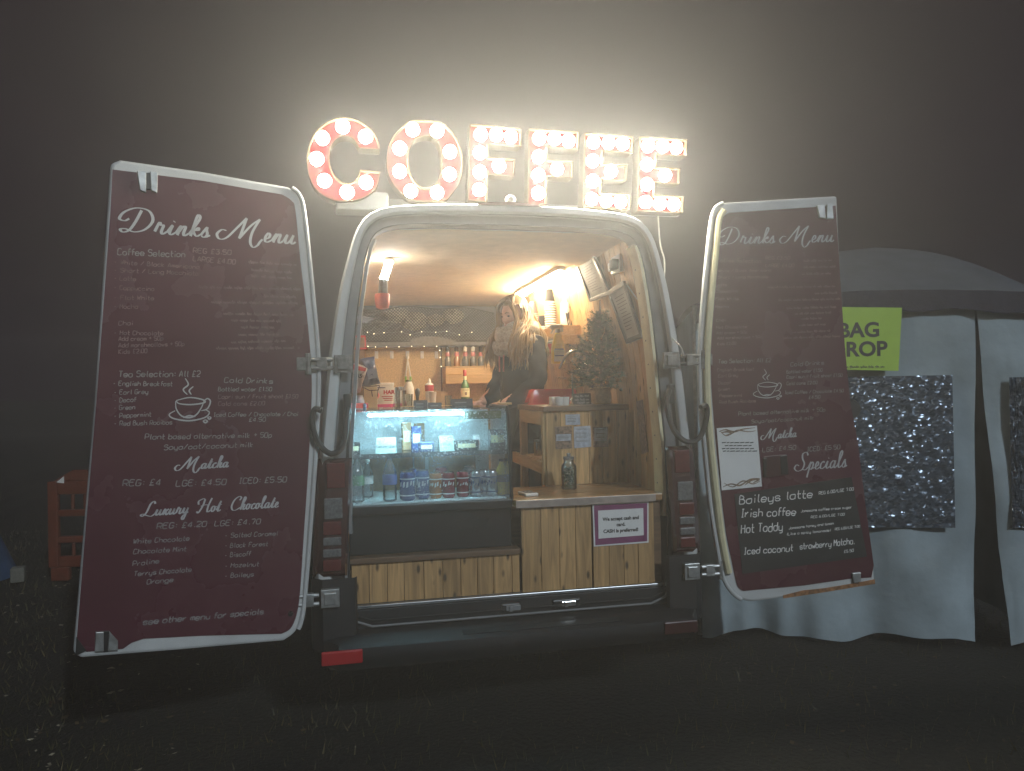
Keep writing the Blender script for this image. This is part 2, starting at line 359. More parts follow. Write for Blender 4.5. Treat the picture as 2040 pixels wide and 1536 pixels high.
def smooth2(p, k=6):
    if len(p) < 3: return p
    out = []
    for i in range(len(p)-1):
        a = p[max(i-1, 0)]; b = p[i]; c = p[i+1]; d = p[min(i+2, len(p)-1)]
        for j in range(k):
            t = j/k; out.append(.5*((2*b)+(c-a)*t+(2*a-5*b+4*c-d)*t*t+(3*b-a-3*c+d)*t**3))
    return out+[p[-1]]
G2 = {'i':(26,"0,8 12,40 8,10 14,0 26,10|14,54 15,57"),'n':(40,"0,8 10,38 10,30 6,0|7,10 18,37 26,36 24,10 29,0 40,10"),'r':(36,"0,8 8,46 14,36 22,36 20,10 25,0 36,10"),
'k':(36,"0,8 22,72 18,92 12,80 6,0|8,16 24,38 26,28 12,22 24,2 36,10"),'s':(30,"0,8 14,42 15,32 20,12 12,0 2,5|12,0 20,2 30,10"),'e':(28,"0,10 16,20 18,34 11,40 4,22 6,4 15,0 28,10"),
'u':(44,"0,10 9,40 6,12 12,0 24,14 31,40|31,40 28,10 34,0 44,10"),'a':(40,"25,34 16,40 4,26 4,6 12,0 22,14 29,40|29,40 25,8 30,0 40,10"),'t':(28,"0,8 18,74|18,74 10,10 16,0 28,10|4,46 28,48"),
'c':(28,"22,32 16,40 4,26 4,6 14,0 28,10"),'h':(36,"0,8 22,72 18,92 12,80 4,0|6,12 18,38 25,34 20,8 26,0 36,10"),'l':(26,"0,8 20,72 16,92 8,70 8,10 14,0 26,10"),
'p':(36,"0,10 12,42|12,42 0,-42|4,10 18,40 27,28 20,2 8,6|20,2 36,10"),'o':(34,"18,38 8,38 2,18 10,0 21,10 22,32 14,40 21,33 34,36"),'x':(34,"0,8 10,40 22,0 34,10|30,40 2,0"),
'y':(38,"0,10 8,40 6,12 12,2 24,16 31,40|31,40 18,-36 6,-36 10,-14 38,10"),
'D':(84,"34,90 24,40 12,6 -4,-4 -14,6 0,10 28,0 58,14 74,52 56,90 18,98 -14,78 -24,50 -8,42 4,52"),
'M':(110,"-18,36 -34,38 -46,18 -34,-2 -12,6 14,50 40,98|40,98 34,40 30,6|30,6 60,66 86,98|86,98 70,40 70,-6 84,-28 98,-18|98,-18 104,0 110,10"),
'S':(60,"52,78 42,96 22,88 24,62 38,34 30,4 4,-4 -14,12 -6,30 10,24|30,4 48,0 60,12"),
'L':(66,"56,80 46,98 28,80 16,24 -2,0 -14,8 0,14 24,2 50,-4 66,10"),
'H':(70,"20,92 14,44 -4,-2 -16,8|62,98 50,44 50,6 58,0 70,10|-14,56 -18,80 6,96 20,92|2,44 30,52 54,46"),
'C':(58,"44,70 52,88 36,98 10,74 0,30 12,2 34,0 58,16")}
def script(mb, text, a, b, P, w=.012, tall=1.0, off=.0015):
    (u0, v0), (u1, v1) = P.hit(*a), P.hit(*b); d = Vector((u1-u0, v1-v0)); L = d.length; d.normalize(); n = Vector((-d.y, d.x))
    tot = sum(66 if c == ' ' else G2[c][0]*1.04 for c in text); sc = L/tot; x = 0
    for c in text:
        if c == ' ': x += 66; continue
        for st in G2[c][1].split('|'):
            pts = [Vector([float(z) for z in q.split(',')]) for q in st.split()]
            pts = [Vector((u0, v0))+d*((x+p.x+.20*p.y)*sc)+n*(p.y*sc*tall*.80) for p in smooth2(pts, 7)]
            mb.ribbon(pts, lambda t, s: w*(.30+.62*max(0, abs(t.dot(n)))**1.5), lambda u, v, o: P.pt(u, v, off))
        x += G2[c][0]*1.04
def letters(mb, text, size, fn, align='LEFT', bold=0, spacing=1):
    "printed letters from the built-in face; fn maps (x, y) to space"
    cu = bpy.data.curves.new('t', 'FONT'); cu.body = text; cu.size = size; cu.align_x = align; cu.offset = bold; cu.space_character = spacing; cu.resolution_u = 4
    o = bpy.data.objects.new('t', cu); COL.objects.link(o); dg = bpy.context.evaluated_depsgraph_get()
    me = bpy.data.meshes.new_from_object(o.evaluated_get(dg)); mb.add([fn(v.co.x, v.co.y) for v in me.vertices], [tuple(p.vertices) for p in me.polygons])
    bpy.data.objects.remove(o); bpy.data.curves.remove(cu); bpy.data.meshes.remove(me)
def printed(mb, text, size, P, a, align='CENTER', bold=0, off=.002, spacing=1):
    u0, v0 = P.hit(*a); letters(mb, text, size, lambda x, y: P.pt(u0+x, v0+y, off), align, bold, spacing)

# ------------------------------------------------------------------ ground
def grid_ground():
    mb = MB(); rnd = random.Random(3)
    xs = [-300,-80,-30,-14]+[-8+.25*i for i in range(57)]+[8,14,30,80,300]; ys = [-300,-60,-15]+[-5+.25*i for i in range(49)]+[9,14,25,60,150,400]
    def h(x, y): return (.018*math.sin(3.1*x+1.3*y)+.014*math.sin(5.3*y-2.2*x+1)+rnd.uniform(-.012,.012))-.02
    n = len(ys)
    mb.add([(x, y, h(x, y)) for x in xs for y in ys], [(i*n+j, (i+1)*n+j, (i+1)*n+j+1, i*n+j+1) for i in range(len(xs)-1) for j in range(n-1)])
    mt, nt, b, N, L = nodes('muddy_turf')
    tc = N('TexCoord'); n1 = N('TexNoise'); n1.inputs['Scale'].default_value = 1.3; n1.inputs['Detail'].default_value = 6; L(tc.outputs['Object'], n1.inputs['Vector'])
    r1 = N('ValToRGB'); e = r1.color_ramp.elements; e[0].position = .38; e[1].position = .66; e[0].color = (.0048,.0036,.0032,1); e[1].color = (.0085,.008,.0038,1); L(n1.outputs['Fac'], r1.inputs[0])
    n2 = N('TexNoise'); n2.inputs['Scale'].default_value = 38; n2.inputs['Detail'].default_value = 8; L(tc.outputs['Object'], n2.inputs['Vector'])
    r2 = N('ValToRGB'); q = r2.color_ramp.elements; q[0].position = .35; q[1].position = .75; q[0].color = (.35,.35,.35,1); q[1].color = (1.7,1.6,1.4,1); L(n2.outputs['Fac'], r2.inputs[0])
    mx = N('Mix'); mx.data_type = 'RGBA'; mx.blend_type = 'MULTIPLY'; mx.inputs[0].default_value = 1; L(r1.outputs[0], mx.inputs[6]); L(r2.outputs[0], mx.inputs[7]); L(mx.outputs[2], b.inputs['Base Color'])
    b.inputs['Roughness'].default_value = .85; bp = N('Bump'); bp.inputs['Strength'].default_value = .9; bp.inputs['Distance'].default_value = .03; L(n2.outputs['Fac'], bp.inputs['Height']); L(bp.outputs[0], b.inputs['Normal'])
    return tag(obj('ground', mb, mt, smooth='all'), 'dark muddy turf field under the coffee van', None, kind='structure')
grid_ground()
def cover():
    rnd = random.Random(11); mb = MB()
    for i in range(15000):
        if i < 11000: x = rnd.uniform(-6.5, -1.2); y = rnd.uniform(-1.5, 7)
        else: x = rnd.uniform(-3.5, 4.5); y = rnd.uniform(-2.6, 1.2)
        a = rnd.uniform(0, 6.3); h = rnd.uniform(.015, .06); w = rnd.uniform(.002, .005); mb.m = 0 if rnd.random() < .7 else 1
        lx, ly = rnd.uniform(-.03,.03), rnd.uniform(-.03,.03)
        mb.add([(x-w*math.cos(a), y-w*math.sin(a), -.03), (x+w*math.cos(a), y+w*math.sin(a), -.03), (x+lx, y+ly, h-.01)], [(0,1,2)])
    tag(obj('grass', mb, [mat('grass_blades', (.055,.050,.013), .6, var=.4, scale=3), mat('dry_grass', (.085,.065,.022), .7, var=.4, scale=3)]), 'thin trampled grass growing over the muddy ground', None, kind='stuff')
    mb = MB()
    for i in range(3200):
        if i < 1700: x = rnd.uniform(-6, -1.0); y = rnd.uniform(-1, 5)
        else: x = rnd.uniform(-3.2, 4.5); y = rnd.uniform(-1.4, .6)
        a = rnd.uniform(0, 6.3); s = rnd.uniform(.006, .017)*(1.5 if x < -1.6 and y > .5 else 1); t = rnd.uniform(.3, .8); mb.m = rnd.choice([0,0,1,1,2,2] if x < -1.6 else [0,0,0,0,0,0,0,0,0,1])
        M_ = Matrix.Translation((x, y, rnd.uniform(-.005, .012))) @ Matrix.Rotation(a, 4, 'Z') @ Matrix.Rotation(rnd.uniform(-.5,.5), 4, 'X')
        mb.add([M_ @ Vector(q) for q in ((-s,0,0),(0,-s*t,.002),(s,0,.004),(.2*s,s*t,.0))], [(0,1,2,3)])
    tag(obj('leaf_litter', mb, [mat('brown_leaves', (.022,.013,.008), .7, var=.5, scale=2), mat('ochre_chips', (.07,.046,.02), .7, var=.5, scale=2), mat('pale_chips', (.30,.27,.20), .7, var=.3, scale=2)]), 'fallen leaves and wood chips strewn over the mud', None, kind='stuff')
cover()
# ------------------------------------------------------------------ the coffee van
FL = .62                                             # load floor above the ground
OUTL = [(.45,.99),(.8,.99),(1.05,.985),(1.38,.955),(1.62,.93),(1.81,.91),(2.0,.88),(2.2,.842),(2.35,.80),(2.45,.772),(2.52,.73),(2.556,.685),(2.578,.56),(2.592,.35),(2.602,0)]
APER = [(.60,.79),(.66,.815),(1.05,.83),(1.37,.822),(1.62,.80),(1.83,.785),(2.05,.763),(2.21,.74),(2.35,.715),(2.425,.69),(2.465,.655),(2.487,.53),(2.492,.3),(2.493,.15),(2.494,0)]
def half(pr, n=60):
    pts = [Vector((x, z)) for z, x in pr]
    d = [0]
    for i in range(1, len(pts)): d.append(d[-1]+(pts[i]-pts[i-1]).length)
    out = []
    for k in range(n+1):
        t = d[-1]*k/n; i = max(j for j in range(len(d)) if d[j] <= t+1e-9); i = min(i, len(d)-2)
        out.append(pts[i].lerp(pts[i+1], (t-d[i])/(d[i+1]-d[i])))
    for _ in range(2): out = [out[0]]+[(out[i-1]+2*out[i]+out[i+1])/4 for i in range(1, n)]+[out[-1]]
    return [(-p.x, p.y) for p in out]+[(p.x, p.y) for p in out[-2::-1]]
OUT, APE = half(OUTL), half(APER)
def ring(s, y, z0=None):
    return [Vector((a[0]*(1-s)+b[0]*s, y, a[1]*(1-s)+b[1]*s)) for a, b in zip(OUT, APE)]
van = thing('coffee_van', (0, 2.6, 0), 'white high-roofed panel van fitted out as a coffee bar, both rear doors swung open', 'van')
mb = MB()
rs = []
for y, zs, xs in ((.14,1,1),(1.5,1,1),(3.9,1,1),(4.35,.985,.985),(4.7,.88,.95),(5.05,.68,.93),(5.15,.62,.93),(5.75,.55,.90),(5.95,.46,.80)):
    rs.append([Vector((p[0]*xs, y, .45+(p[1]-.45)*zs if zs == 1 else .45+(2.602-.45)*zs*((p[1]-.45)/(2.602-.45)))) for p in OUT])
mb.loft(rs, closed=False)
mb.add(rs[-1], [tuple(range(len(rs[-1])))])
obj('body', mb, M['white_paint'], van, smooth=True)
mb = MB(); mb.loft([ring(s, y) for s, y in ((0,.14),(.004,.07),(.05,.02),(.14,0),(.40,0),(.46,.006),(.5,.025))], closed=False)
obj('rear_pillar_frame', mb, M['white_paint'], van, smooth=True)
mb = MB(); mb.loft([ring(s, y) for s, y in ((.5,.025),(.56,.045),(.70,.052),(.86,.058),(.93,.062))], closed=False)
obj('door_rebate', mb, M['grey_metal'], van, smooth=True)
mb = MB(); mb.loft([ring(s, y) for s, y in ((.93,.062),(.945,.052),(.985,.052),(1.0,.065),(1.0,.16),(.9,.16))], closed=False)
obj('door_seal', mb, M['rubber'], van, smooth=True)
# perforated trim strips on the inner jambs
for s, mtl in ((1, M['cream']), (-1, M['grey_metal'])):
    pts = [p for p in APE if p[0]*s > 0 and .95 < p[1] < 2.44]; mb = MB()
    mb.loft([[Vector((p[0]-s*.004-o*s, y, p[1])) for p in pts] for y, o in ((.052,0),(.052,.016),(.09,.020),(.16,.020))], closed=False)
    t = obj('jamb_trim', mb, mtl, van)
    hb = MB()
    for i, p in enumerate(pts):
        if i % 3 == 0: hb.lathe([(.004,-.001),(.004,.001)], (p[0]-s*.026, .115, p[1]), 8, Matrix.Rotation(math.pi/2, 4, 'Y'))
    obj('screw_hole', hb, M['black'], t)
mb = MB(); mb.box(-.80,.80,.055,.125,FL-.012,FL+.004); obj('sill_strip', mb, mat('brushed_sill', (.30,.31,.32), .3, .7, var=.3, scale=25, stretch=(.2,1,1)), van, bevel=.003)
mb = MB(); mb.box(-.86,.86,.05,.5,.44,FL-.014)
obj('rear_cross_panel', mb, M['plastic'], van, bevel=.004)
for z_, r_ in ((.527,.006),(.556,.0035)):  # lines along the frame lip; the grey tube draws its edge highlight in colour
    mb = MB(); mb.tube([(s_*x, .035, z) for s_, x, z in [(-1,.845,.80),(-1,.84,z_+.10),(-1,.80,z_+.03),(-1,.72,z_)]+[(1,.72,z_),(1,.80,z_+.03),(1,.84,z_+.10),(1,.845,.80)]], r_, 6); obj('lip_line', mb, M['grey_metal' if r_ > .005 else 'plastic'], van, smooth='all')
for x in (.26, -.03):
    mb = MB(); mb.rbox((x,.045,.562),(.15 if x > 0 else .10,.02,.045)); st = obj('door_striker', mb, M['black'], van, bevel=.008)
    mb = MB(); mb.rbox((x+.01,.032,.562),(.075,.012,.026)); mb.rbox((x-.005,.024,.562),(.018,.012,.03)); obj('striker_plate', mb, M['steel'] if x > 0 else M['grey_metal'], st, bevel=.003)
# bumper, swept round the corners
prof = [(.045,.515),(-.02,.513),(-.05,.508),(-.06,.502),(-.13,.498),(-.15,.485),(-.155,.45),(-.145,.41),(-.11,.375),(.02,.37)]
mb = MB(); rings = []
for x, yo, zs in ((-1.0,.62,.9),(-1.005,.34,1),(-.99,.16,1),(-.95,.06,1),(-.88,.01,1),(-.6,0,1),(-.2,0,1),(.2,0,1),(.6,0,1),(.88,.01,1),(.95,.06,1),(.99,.16,1),(1.005,.34,1),(1.0,.62,.9)):
    rings.append([Vector((x, y*(1 if abs(x)<.9 else .55)+yo, .37+(z-.37)*zs)) for y, z in prof])
mb.loft(rings, closed=False)
bumper = obj('bumper', mb, M['plastic'], van, smooth=True)
mb = MB(); mb.box(-.30,.50,-.128,-.06,.4985,.503); obj('bumper_step', mb, M['plastic'], bumper)
for x, w, mtl in ((-.865,.185,M['reflector']),(.80,.18,M['dark_lens'])):  # right one lies dimmer; that shade is put into its colour
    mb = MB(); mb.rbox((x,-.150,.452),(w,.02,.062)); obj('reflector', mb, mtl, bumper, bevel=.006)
for s in (-1, 1):                                                # bumper horns under the lamps
    mb = MB(); mb.loft([[Vector((s*x, y+.0, z)) for x, y in ((.79,-.006),(.80,-.028),(.95,-.030),(1.0,.02),(1.012,.16),(1.012,.5))] for z in (.44,.55,.785)], closed=False)
    o = obj('bumper_corner', mb, M['plastic'], van, smooth=True)
# tail lamps
def halfw(z):
    for (a, b), (c, d) in zip(OUTL, OUTL[1:]):
        if a <= z <= c: return b+(d-b)*(z-a)/(c-a)
    return .9
for s in (-1, 1):
    mb = MB(); rr = []
    for z, e in ((.79,.0),(.81,.02),(.85,.028),(1.28,.028),(1.33,.02),(1.35,0)):
        w = halfw(z); rr.append([Vector((s*(w-.155), .004, z)), Vector((s*(w-.145), -e, z)), Vector((s*(w-.045), -e, z)), Vector((s*(w+.006), .03-e*.4, z)), Vector((s*(w+.006), .13, z))])
    mb.loft(rr, closed=False); tl = obj('tail_light', mb, M['dark_lens'], van, smooth=True)
    for z0, z1, k in ((1.21,1.335,'red_lens'),(1.065,1.17,'clear_lens'),(.99,1.06,'red_lens'),(.94,.985,'clear_lens'),(.885,.93,'clear_lens'),(.82,.88,'red_lens')):
        w = halfw((z0+z1)/2); mb = MB(); mb.rbox((s*(w-.085),-.031,(z0+z1)/2),(.085,.014,z1-z0-.006)); obj('lens', mb, M[k], tl, bevel=.005)
# third brake lamp and its camera dome at the roof edge
mb = MB(); mb.flat(Plane((0,-.012,0),(1,0,0)), [(950,408),(955,404),(1010,402),(1072,406),(1080,412),(1015,409)], 0, .05); bl = obj('high_brake_light', mb, M['red_lens'], van)
mb = MB(); mb.ball((0,.02,2.615), .028, sc=(1,1.2,1)); obj('camera_dome', mb, M['dark_zinc'], van, smooth=True)
for y in (1.05, 4.75):
    for s in (-1, 1):
        mb = MB(); R_ = Matrix.Rotation(math.pi/2, 4, 'Y'); w = obj('wheel', MB().lathe([(.14,-.10),(.30,-.11),(.345,-.08),(.345,.08),(.30,.11),(.14,.10)], (s*.86,y,.34), 28, R_), M['rubber'], van, smooth=True)
        obj('rim', MB().lathe([(.05,-.085),(.20,-.08),(.215,-.10),(.215,.10),(.20,.08),(.05,.085)], (s*.86,y,.34), 28, R_), M['grey_metal'], w, smooth=True)
# lining
def wallx(z): return .845 if z < 1.5 else .845-.145*((z-1.5)/.97)**1.5
mb = MB(); mb.box(-.86,.86,.125,3.14,FL-.06,FL); obj('van_floor', mb, M['darkwood'], van)
for s in (-1, 1):
    mb = MB(); y = .165; rnd = random.Random(s+5)
    while y < 3.1:
        w = rnd.uniform(.085,.10); y1 = min(3.1, y+w); zs = [FL+.001, 1.5, 1.8, 2.1, 2.3, 2.475]
        fr = [Vector((s*wallx(z), yy, z)) for z in zs for yy in (y, y1-.006)]; n = len(fr)
        bk = [q+Vector((s*.012,0,0)) for q in fr]
        fs = [(2*i,2*i+1,2*i+3,2*i+2) for i in range(5)]+[(2*i,2*i+2,n+2*i+2,n+2*i) for i in range(5)]+[(2*i+1,2*i+3,n+2*i+3,n+2*i+1) for i in range(5)]
        mb.add(fr+bk, fs); y += w
    obj('wall_lining', mb, M['wall_boards'] if s > 0 else M['wall_boards'], van)
    mb = MB(); mb.loft([[Vector((s*(wallx(z)+.02), yy, z)) for z in (FL, 1.5, 1.8, 2.1, 2.3, 2.50)] for yy in (.14, 3.2)], closed=False); obj('wall_skin', mb, M['greyfelt'], van)
mb = MB(); nx, ny = 18, 30; rnd = random.Random(2)
mb.loft([[Vector((-.71+1.42*i/nx, .15+2.99*j/ny, 2.478-.07*max(0,(j/ny-.35))+rnd.uniform(-.004,.004)+.010*math.cos(9*j/ny)-.012*(abs(2*i/nx-1))**3)) for i in range(nx+1)] for j in range(ny+1)], closed=False)
obj('ceiling_lining', mb, M['ceiling'], van, smooth='all')
mb = MB(); mb.box(-.86,.86,3.12,3.16,FL,2.06); obj('bulkhead', mb, M['wall_boards'], van)
mb = MB(); mb.box(-.86,.86,3.62,3.66,2.0,2.5); mb.box(-.86,.86,2.95,3.64,2.045,2.06); mb.box(-.70,.62,2.93,2.95,2.055,2.135)
obj('overhead_shelf', mb, M['greyfelt'], van, bevel=.004)

# ---- the two rear doors, each in its own plane about the hinge line
def rear_door(name_label, P, outline, panel, rimedge, inner):
    mb = MB(); mb.flat(P, outline, 0, .045)
    d = obj('rear_door', mb, M['white_paint'], van, bevel=.012); d['label'] = name_label
    mb = MB(); mb.flat(P, panel, .004, .006); pn = obj('menu_panel', mb, M['maroon'], d)
    mb = MB(); mb.tube([P.px(x, y, .006) for x, y in rimedge], .011, 8); obj('edge_bead', mb, M['white_paint'], d, smooth=True)
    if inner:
        mb = MB(); mb.tube([P.px(x, y, .012) for x, y in inner], .019, 8); obj('weather_strip', mb, M['cream'], d, smooth=True)  # cream colour holds the warm interior light falling on this rim
    return d
def sm(pts, k=5):
    return [tuple(q) for q in smooth2([Vector(p) for p in pts], k)]
aL = math.radians(22); PL = Plane((-1.03,-.05,1.6), (math.cos(aL), math.sin(aL), 0))
hingeL = sm([(575,372),(592,384),(603,410),(612,480),(622,580),(632,690),(634,780),(627,920),(617,1060),(609,1160),(602,1225),(590,1258),(566,1277)])
dL = rear_door('rear door on the left with faded chalk menu', PL, [(240,318),(400,341)]+hingeL+[(350,1296),(160,1311),(147,1300),(168,1060),(190,800),(222,325)],
    [(224,338),(400,360)]+sm([(562,388),(580,400),(588,420),(598,520),(610,620),(619,720),(620,800),(613,940),(605,1060),(597,1180),(590,1225),(578,1252),(560,1262)])+[(400,1266),(285,1272),(262,1280),(245,1292),(172,1298),(152,1282),(170,1060),(192,800),(220,420)],
    hingeL[2:-6], sm([(588,402),(598,440),(608,540),(618,640),(627,740)]) and None)
aR = math.radians(-4); PR = Plane((1.06,-.05,1.6), (math.cos(aR), math.sin(aR), 0))
hingeR = sm([(1450,403),(1432,409),(1420,425),(1412,480),(1402,580),(1394,700),(1394,790),(1402,880),(1414,1000),(1428,1090),(1440,1150),(1458,1180),(1480,1195),(1502,1199)])
dR = rear_door('rear door on the right with chalkboard specials', PR, [(1668,390)]+hingeR+[(1620,1183),(1743,1164),(1741,1126),(1725,1011),(1709,880),(1694,800),(1684,700),(1677,600)],
    [(1664,410)]+sm([(1452,424),(1441,432),(1436,450),(1428,540),(1418,660),(1416,740),(1422,840),(1434,960),(1446,1060),(1458,1120),(1468,1165),(1480,1177)])+[(1600,1166),(1690,1153),(1735,1150),(1740,1126),(1724,1011),(1708,880),(1693,800),(1683,700),(1676,600)],
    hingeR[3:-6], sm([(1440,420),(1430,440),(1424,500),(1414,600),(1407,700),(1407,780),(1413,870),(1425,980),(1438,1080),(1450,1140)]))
# latch brackets
for P, d, items in ((PL, dL, [((272,342),(290,343),(290,385),(278,380)), ((298,343),(313,345),(312,386),(300,380)), ((190,1258),(206,1257),(206,1296),(188,1297)), ((217,1256),(234,1275),(234,1294),(214,1295))]),
                    (PR, dR, [((1625,410),(1640,409),(1642,436),(1630,434)), ((1645,408),(1655,407),(1658,437),(1644,437)), ((1695,1141),(1712,1139),(1712,1158),(1698,1160))])):
    for q in items:
        mb = MB(); mb.flat(P, q, .016, .018); obj('latch_bracket', mb, M['zinc'], d, bevel=.002)
for P, d, q in ((PL, dL, [(288,345),(300,345),(300,378),(290,378)]), (PL, dL, [(206,1256),(217,1256),(215,1297),(205,1298)]), (PL, dL, [(152,1268),(172,1295),(150,1306)]), (PR, dR, [(1566,905),(1532,908),(1520,910),(1520,952),(1572,945)])):
    mb = MB(); mb.flat(P, q, .010, .012); obj('latch_slot', mb, M['black'] if P is PL else mat('maroon_recess', (.05,.012,.016), .4), d, bevel=.002)
for q in ([(1519,913),(1526,912),(1526,950),(1520,950)], [(1552,908),(1566,906),(1568,944),(1554,945)]):
    mb = MB(); mb.flat(PR, q, .014, .010); obj('pull_recess', mb, M['black'], dR, bevel=.003)
mb = MB(); u, v = PR.hit(1702,815); mb.lathe([(.0,-.02),(.045,-.018),(.055,.0),(.045,.02),(.0,.022)], PR.pt(u, v, -.03), 18, Matrix.Rotation(math.pi/2, 4, 'X')); obj('door_buffer', mb, M['rubber'], dR, smooth=True)
mb = MB(); mb.flat(PR, [(1560,1186),(1600,1176),(1640,1172),(1700,1162),(1742,1154),(1743,1163),(1640,1180),(1560,1192)], .003, .004); obj('rust_patch', mb, M['rust'], dR)
mb = MB(); u, v = PL.hit(578,1222); mb.lathe([(.0,0),(.013,.0),(.010,.006),(.0,.007)], PL.pt(u, v, .006), 12, Matrix.Rotation(math.pi/2, 4, 'X')); obj('panel_plug', mb, M['black'], dL)
# hinges
def hinge(px, py, s, z):
    mb = MB()
    a = Vector((s*(halfw(z)-.075), -.012, z)); b = Vector((s*(halfw(z)+.085), -.055, z))
    if z < 1: a.y -= .03
    mb.rbox(a, (.085,.03 if z < 1 else .022,.085)); mb.rbox(a+Vector((0,-.018,0)), (.055,.014,.055))
    mb.tube([a+Vector((s*.05,-.01,.02)), b+Vector((0,.0,.02))], .011, 6); mb.tube([a+Vector((s*.05,-.01,-.02)), b+Vector((0,0,-.02))], .011, 6)
    mb.rbox((a+b)/2+Vector((s*.02,0,0)), (.05,.03,.06)); mb.tube([b+Vector((0,0,-.05)), b+Vector((0,0,.05))], .014, 10)
    mb.rbox(b+Vector((s*.03,.0,0)), (.045,.016,.06))
    obj('hinge', mb, M['zinc' if z < 1 else 'dark_zinc'], van, bevel=.003)
for s in (-1, 1): hinge(0, 0, s, 1.80); hinge(0, 0, s, .70)
# check straps: thick looping hoses between pillar and door
for pts, Ys in ((sm([(640,818),(628,815),(622,832),(626,862),(640,890),(660,904),(680,893),(688,868),(690,840),(693,812)]), (-.10,-.02)),
                (sm([(1334,776),(1328,800),(1334,835),(1346,862),(1368,880),(1392,873),(1404,848),(1409,822),(1406,808),(1396,812)]), (-.02,-.10))):
    n = len(pts); mb = MB(); mb.tube([PY(x, y, Ys[0]+(Ys[1]-Ys[0])*i/(n-1)) for i, (x, y) in enumerate(pts)], .014, 8); obj('check_strap', mb, M['rubber'], van, smooth=True)
for q_ in ((1336,785),(692,806)): mb = MB(); mb.rbox(PY(*q_,-.005), (.038,.03,.105)); obj('strap_anchor', mb, M['black'], van, bevel=.008)

